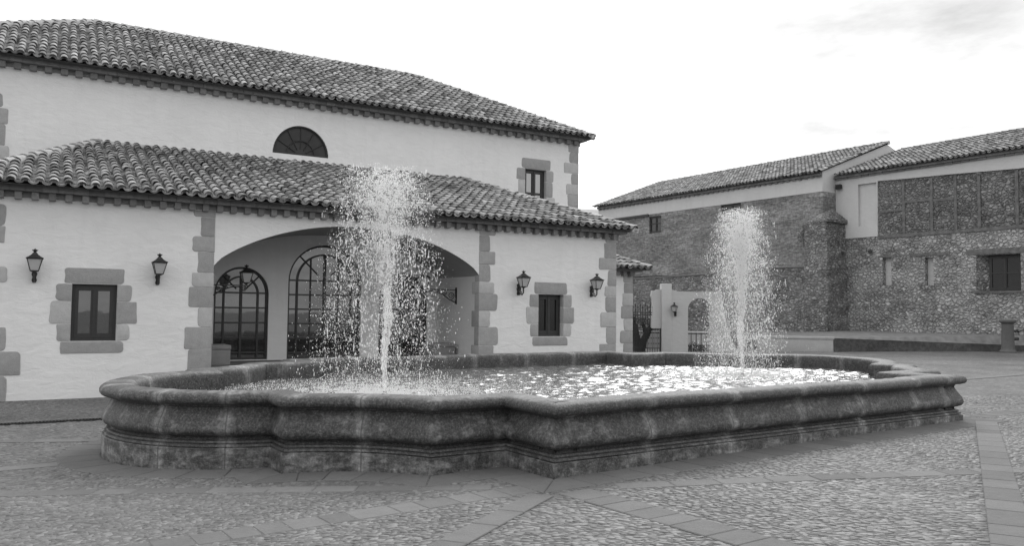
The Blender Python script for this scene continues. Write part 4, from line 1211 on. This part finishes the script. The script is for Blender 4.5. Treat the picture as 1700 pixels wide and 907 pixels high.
r = MB(); beds = MB(); zt0 = 9.56; RY = 6.6; ztop = 11.9; EY = -.45; sl = (ztop-zt0)/(RY-EY); Lr = math.hypot(RY-EY, ztop-zt0); EL = .15; ER = SX+.3
q = tile_roof(r, (EL, EY, zt0), (1,0,0), (0,1,sl), [(0,0), (ER-EL, 0), (ER-EL, Lr), (0, Lr)], R4, pitch=.26, r=.1, course=.38, wob=.014); beds.add(q, [(0,1,2,3)])
beds.add([(EL, RY, ztop), (ER, RY, ztop), (ER, SD, zt0), (EL, SD, zt0)], [(0,1,2,3)])
ro = r.build('roof', M['tile_far'], sh, 50); beds.build('roof_bed', M['under'], ro)
h = MB(); hip_tiles(h, (EL, RY, ztop), (ER, RY, ztop), R4, .12); h.build('ridge_tiles', M['tile_far'], ro, 50)
c = MB(); cornice_run(c, (.02, -.05, 0), (1,0,0), (0,1,0), SX-.02, 9.34, R4, pitch=.4, dent=.38, h0=.09, h1=.09, out0=.12, out1=.24); c.build('cornice', M['cornice'], sh)
fl_ = thing('floodlight', 'small dark floodlight fixed high on the white plaster corner', 'floodlight', SP(.30, -.052, 8.95), S_A)
mb = MB(); mb.box(-.15, .15, -.26, -.08, -.14, .12); mb.build('housing', M['iron'], fl_); mb = MB(); mb.box(-.03, .03, -.079, 0, -.05, .05); mb.build('bracket', M['iron'], fl_)

# terrace and kerb before the stone building
ka, kb = Vector((14.35, 35.75, 0)), Vector((24.6, 36.62, 0))
za, zb_ = .66, .36
C_ = SP(9.9, .05); D_ = SP(-.1, .05); E_ = KP(-6.0, -.1); F_ = Vector((10.8, 38.5, 0))
mb = MB()
mb.add([(ka.x, ka.y+.2, za), (kb.x, kb.y+.2, zb_), (C_.x, C_.y, .84), (D_.x, D_.y, .86), (E_.x, E_.y, .6), (F_.x, F_.y, .45)], [(0,1,2), (0,2,3), (0,3,4), (0,4,5)])
tag(mb.build('terrace', M['terrace']), kind='structure')
mb = MB(); kt = (kb-ka).normalized(); kn = Vector((-kt.y, kt.x, 0))
def kv(p, z): return (p.x, p.y, z)
mb.add([kv(ka, -.2), kv(kb, -.2), kv(kb, zb_), kv(ka, za), kv(ka+kn*.3, -.2), kv(kb+kn*.3, -.2), kv(kb+kn*.3, zb_+.006), kv(ka+kn*.3, za+.006)], [(0,1,2,3), (3,2,6,7), (4,0,3,7), (1,5,6,2)])
tag(mb.build('kerb', M['kerbbrick']), kind='structure')
# low pale wall
lw = thing('low_wall', 'low pale stone garden wall at the foot of the dark rubble wall', 'wall', (12.75, 36.05, 0), math.atan2(-.55, 3.18))
mb = MB(); mb.rbox(-1.62, 1.60, 0, .42, -.15, .60, .02, .01, R4); mb.build('body', M['lowwall'], lw, 40)
mb = MB(); mb.rbox(-1.68, 1.64, -.03, .45, .605, .72, .03, .01, R4); mb.build('coping', M['lowwall'], lw, 40)
# column by the kerb
bo = thing('stone_column', 'short dark stone column with flat cap standing by the kerb', 'column', (21.95, 35.55, float(gz(21.95, 35.55))), 0)
mb = MB(); mb.lathe([(.36, -.1), (.36, .05), (.31, .09), (.28, .14), (.26, .18), (.245, .8), (.235, 1.28)], 20); mb.build('shaft', M['bollard'], bo, 40)
mb = MB(); mb.lathe([(.25, 1.282), (.29, 1.32), (.33, 1.36), (.33, 1.43), (.28, 1.47)], 20); mb.build('cap', M['bollard'], bo, 40)
mb = MB(); mb.tube([(.2, -.1, .95), (.36, -.12, .97), (.42, -.12, .9)], .05, 8); mb.tube([(.2, -.1, .6), (.4, -.12, .62)], .06, 8); mb.build('spout', M['iron'], bo, 40)

# ------------------------------------------------------------------ garden gate wall, iron gate, olive
GY = 36.7
gw = thing('gate_wall', 'white garden wall with arched doorway, raised pier and curved shoulder', 'wall', (0, GY, 0), 0)
shoulder = [(9.62, 2.70)] + [(9.62+.80*(1-math.cos(a)), 2.70-2.9*math.sin(a)*.55-1.3*(1-math.cos(a))*.98) for a in [PI/2*i/10 for i in range(1, 11)]]
out_ = [(7.28, -.3), (8.06, -.3), (9.14, -.3), (10.42, -.3)] + shoulder[::-1][:-1] + [(9.62, 2.70), (8.4, 2.69), (7.6, 2.70), (7.36, 2.78), (7.28, 2.86)]
mb = MB(); mb.wall([(7.28, -.3)] + [(8.06, -.3)] + arch_open(8.06, 9.14, -.3, 1.86, 2.40, 20)[2:][::-1] + [(9.14, -.3), (10.42, -.3)] + shoulder[::-1] + [(8.4, 2.69), (7.6, 2.70), (7.36, 2.78), (7.28, 2.86)], (), 0, .45, back=True)
mb.build('wall', M['gate_plaster'], gw)
mb = MB(); mb.rbox(6.86, 7.31, -.04, .5, -.3, 3.05, .03, .01, R4); mb.build('pier', M['gate_plaster'], gw, 40)
mb = MB(); pr = [(6.42, 1.0), (6.858, 1.0), (6.858, 2.78), (6.7, 2.78), (6.55, 2.72), (6.44, 2.74), (6.40, 2.5), (6.46, 2.3), (6.47, 2.1)]
mb.wall(pr, (), .12, .3, back=True); mb.build('scroll', M['gate_plaster'], gw)
gr = MB()
for x in (8.06+.19, 8.06+.42, 8.06+.65, 8.06+.88): gr.tube([(x, .2, -.2), (x, .2, .80)], .018, 5)
for z in (.24, .76): gr.box(8.06, 9.14, .185, .215, z-.018, z+.018)
gr.build('grille', M['iron'], gw)
ig = thing('iron_gate', 'black wrought iron gate with spear-topped bars beside the white pier', 'gate', (5.0, GY+.2, 0), 0)
mb = MB()
for i in range(17):
    x = .02+i*.112; zt_ = 2.12 if i % 2 == 0 else 2.02
    mb.tube([(x, 0, -.1), (x, 0, zt_-.12)], .014, 5); mb.tube([(x, 0, zt_-.14), (x, 0, zt_-.08), (x, 0, zt_+.04)], [.01, .028, .003], 5)
    mb.lathe([(.014, 1.80), (.03, 1.83), (.014, 1.86)], 6, (x, 0))
    if i < 16:
        mb.tube([(x+.056, 0, .1), (x+.056, 0, 1.0)], .011, 5)
        for z in (.3, .55, .8): mb.lathe([(.011, z-.05), (.026, z), (.011, z+.05)], 6, (x+.056, 0))
mb.build('bars', M['iron'], ig, 40)
mb = MB()
for z in (.08, 1.02, 1.62, 1.72): mb.box(0, 1.85, -.016, .016, z-.02, z+.02)
mb.box(0, .05, -.025, .025, -.1, 1.9); mb.box(1.80, 1.855, -.025, .025, -.1, 1.9); mb.build('rails', M['iron'], ig)
mb = MB(); mb.box(1.58, 1.86, -.05, .05, 1.50, 1.74); mb.build('lock_box', M['iron'], ig)
gb = thing('garden_wall', 'low white garden wall seen through the gate bars and the arched doorway', 'wall', (0, 39.2, 0), 0)
mb = MB(); mb.box(4.6, 10.0, 0, .3, -.3, .74); mb.build('body', M['gate_plaster'], gb); mb = MB(); mb.rbox(4.55, 10.05, -.03, .33, .745, .82, .02, .005, R4); mb.build('coping', M['gate_plaster'], gb)

def leaf_cloud(n_, centers, radius, size, seed):
    g_ = np.random.default_rng(seed); c_ = np.array(centers)[g_.integers(0, len(centers), n_)]
    d_ = g_.normal(size=(n_, 3)); d_ /= np.linalg.norm(d_, axis=1)[:, None]
    P = c_+d_*(radius*g_.uniform(.2, 1.0, n_)**.6)[:, None]
    u = g_.normal(size=(n_, 3)); u /= np.linalg.norm(u, axis=1)[:, None]
    w = np.cross(u, g_.normal(size=(n_, 3))); w /= np.linalg.norm(w, axis=1)[:, None]
    s_ = size*g_.uniform(.6, 1.3, n_)[:, None]
    V = np.stack([P-u*s_, P-w*s_*.3, P+u*s_, P+w*s_*.3], 1).reshape(-1, 3)
    F = np.arange(n_*4).reshape(-1, 4)
    return big_mesh('leaves', V, F, False)
ol = thing('olive_tree', 'gnarled dark olive tree with forked trunk standing before the iron gate', 'tree', (5.98, 37.5, float(gz(5.98, 37.5))), 0)
mb = MB()
mb.tube([(-.1, 0, -.1), (-.06, 0, .2), (-.12, .02, .5), (-.22, 0, .9), (-.2, .05, 1.25)], [.30, .24, .2, .19, .13], 9)
mb.tube([(-.02, 0, 0), (.12, 0, .3), (.2, -.02, .55), (.36, 0, .85), (.5, .05, 1.1), (.62, .0, 1.3)], [.26, .21, .17, .16, .13, .08], 9)
mb.tube([(-.2, .05, 1.15), (-.3, .0, 1.4), (-.25, 0, 1.6)], [.13, .09, .05], 7)
mb.tube([(.3, 0, .8), (.22, .05, 1.1), (.1, .0, 1.35)], [.12, .1, .05], 7)
mb.build('trunk', M['bark'], ol, 60)
obj('crown', leaf_cloud(2600, [(-.3, 0, 1.55), (-.1, .1, 1.5), (.1, 0, 1.4), (.55, 0, 1.35), (.3, .1, 1.45), (-.4, 0, 1.3), (.7, 0, 1.2), (-.45, 0, .9)], .24, .035, 6), M['leaf'], ol)
bs = thing('garden_shrub', 'small dark shrub behind the grille of the arched doorway', 'shrub', (8.5, 37.6, float(gz(8.5, 37.6))), 0)
obj('foliage', leaf_cloud(1500, [(-.3, 0, .12), (0, 0, .2), (.3, 0, .1), (.5, .1, .08), (-.5, .1, .2)], .25, .04, 7), M['bush'], bs)
mb = MB(); mb.tube([(0, 0, -.1), (.05, 0, .2)], .03, 5); mb.build('stem', M['bark'], bs)
pt = thing('wall_plant', 'tuft of dark weeds growing from the brick wall beside the buttress', 'plant', KP(-1.0, -.15, 6.2), K_A)
obj('foliage', leaf_cloud(620, [(0, 0, 0), (-.35, 0, -.25), (.1, -.1, -.5), (-.15, 0, .3), (.2, -.25, .2), (.3, -.3, -.2)], .42, .055, 10), M['bush'], pt)
mb = MB(); mb.tube([(0, .1, -.3), (0, -.1, 0), (-.05, -.12, .3)], .02, 5); mb.build('stem', M['bark'], pt)

# ------------------------------------------------------------------ hills round the plain
g_ = np.random.default_rng(2); vs = []; fs = []; n_ = 144
for k, (rad, hb_) in enumerate(((430, -2), (560, 45), (700, 86), (860, 40))):
    for i in range(n_):
        a = 2*PI*i/n_; hh = hb_*(.82+.16*math.sin(3*a+1)+.10*math.sin(7*a+k)+.06*math.sin(17*a)) if hb_ > 0 else hb_
        vs.append((rad*math.sin(a), rad*math.cos(a), hh+(g_.uniform(-2, 2) if hb_ > 0 else 0)))
for k in range(3):
    for i in range(n_): fs.append((k*n_+i, k*n_+(i+1) % n_, (k+1)*n_+(i+1) % n_, (k+1)*n_+i))
me = bpy.data.meshes.new('hills'); me.from_pydata(vs, [], fs); me.update()
for p in me.polygons: p.use_smooth = True
tag(obj('hills', me, M['hill']), kind='structure')

# ------------------------------------------------------------------ light, sky, camera
SUN_AZ, SUN_EL = math.radians(15), math.radians(36)
sun = bpy.data.lights.new('sun', 'SUN'); sun.energy = 1.5; sun.angle = math.radians(22); sun.color = (1, 1, 1)
so = bpy.data.objects.new('sun', sun); COL.objects.link(so)
dirv = Vector((math.sin(SUN_AZ)*math.cos(SUN_EL), math.cos(SUN_AZ)*math.cos(SUN_EL), math.sin(SUN_EL)))
so.rotation_euler = dirv.to_track_quat('Z', 'Y').to_euler(); so.location = (20, 40, 60)

W = bpy.data.worlds.new('World'); SC.world = W; W.use_nodes = True
nt = W.node_tree; bg = nt.nodes['Background']
sky = nt.nodes.new('ShaderNodeTexSky'); sky.sky_type = 'NISHITA'; sky.sun_disc = False; sky.sun_elevation = SUN_EL; sky.sun_rotation = SUN_AZ
sky.air_density = 1; sky.dust_density = 4
bw = nt.nodes.new('ShaderNodeRGBToBW'); nt.links.new(sky.outputs[0], bw.inputs[0])
tc = nt.nodes.new('ShaderNodeTexCoord'); mp = nt.nodes.new('ShaderNodeMapping'); mp.inputs['Scale'].default_value = (1, 1, 3.2); nt.links.new(tc.outputs['Generated'], mp.inputs[0])
nz = nt.nodes.new('ShaderNodeTexNoise'); nz.inputs['Scale'].default_value = 3.2; nz.inputs['Detail'].default_value = 7; nz.inputs['Roughness'].default_value = .6; nt.links.new(mp.outputs[0], nz.inputs['Vector'])
nr = nt.nodes.new('ShaderNodeMapRange'); nr.inputs[1].default_value = .28; nr.inputs[2].default_value = .72; nt.links.new(nz.outputs['Fac'], nr.inputs[0])
acc = None
for (dv, wide, amt) in (((.41, .87, .27), 17, 1.0), ((.30, .93, .22), 14, .9), ((-.42, .83, .36), 12, .55), ((.1, -.8, .5), 40, .8)):
    dn = nt.nodes.new('ShaderNodeVectorMath'); dn.operation = 'DOT_PRODUCT'; nt.links.new(tc.outputs['Generated'], dn.inputs[0]); dn.inputs[1].default_value = Vector(dv).normalized()
    mr = nt.nodes.new('ShaderNodeMapRange'); mr.interpolation_type = 'SMOOTHSTEP'; mr.inputs[1].default_value = math.cos(math.radians(wide)); mr.inputs[2].default_value = 1; mr.inputs[3].default_value = 0; mr.inputs[4].default_value = amt
    nt.links.new(dn.outputs['Value'], mr.inputs[0])
    if acc is None: acc = mr.outputs[0]
    else:
        a_ = nt.nodes.new('ShaderNodeMath'); a_.operation = 'MAXIMUM'; nt.links.new(acc, a_.inputs[0]); nt.links.new(mr.outputs[0], a_.inputs[1]); acc = a_.outputs[0]
ml = nt.nodes.new('ShaderNodeMath'); ml.operation = 'MULTIPLY'; nt.links.new(acc, ml.inputs[0]); nt.links.new(nr.outputs[0], ml.inputs[1])
cr = nt.nodes.new('ShaderNodeMapRange'); cr.inputs[3].default_value = 10.4; cr.inputs[4].default_value = 3.9
nt.links.new(ml.outputs[0], cr.inputs[0])
mx = nt.nodes.new('ShaderNodeMix'); mx.data_type = 'FLOAT'; mx.inputs[0].default_value = .95
nt.links.new(bw.outputs[0], mx.inputs[2]); nt.links.new(cr.outputs[0], mx.inputs[3])
nt.links.new(mx.outputs[0], bg.inputs['Color']); bg.inputs['Strength'].default_value = .125

cam = bpy.data.cameras.new('camera'); co = bpy.data.objects.new('camera', cam); COL.objects.link(co); SC.camera = co
cam.sensor_fit = 'HORIZONTAL'; cam.sensor_width = 36; cam.lens = 36*1331.6/1700; cam.clip_end = 3000; cam.clip_start = .1
th = math.atan((519.4-453.5)/1331.6); ro_ = .0106
f_ = Vector((0, math.cos(th), math.sin(th))); u_ = Vector((0, -math.sin(th), math.cos(th))); r_ = Vector((1, 0, 0))
rx_ = r_*math.cos(ro_)+u_*math.sin(ro_); ux_ = -r_*math.sin(ro_)+u_*math.cos(ro_)
Mx = Matrix((rx_, ux_, -f_)).transposed().to_4x4(); Mx.translation = (0, 0, 1.65); co.matrix_world = Mx

SC.view_settings.view_transform = 'Standard'; SC.view_settings.look = 'None'; SC.view_settings.exposure = .25; SC.view_settings.gamma = 1
SC.cycles.max_bounces = 14; SC.cycles.diffuse_bounces = 10; SC.cycles.transmission_bounces = 12; SC.cycles.transparent_max_bounces = 12; SC.cycles.sample_clamp_indirect = 4; SC.cycles.use_denoising = True
print('pebbles', npeb)
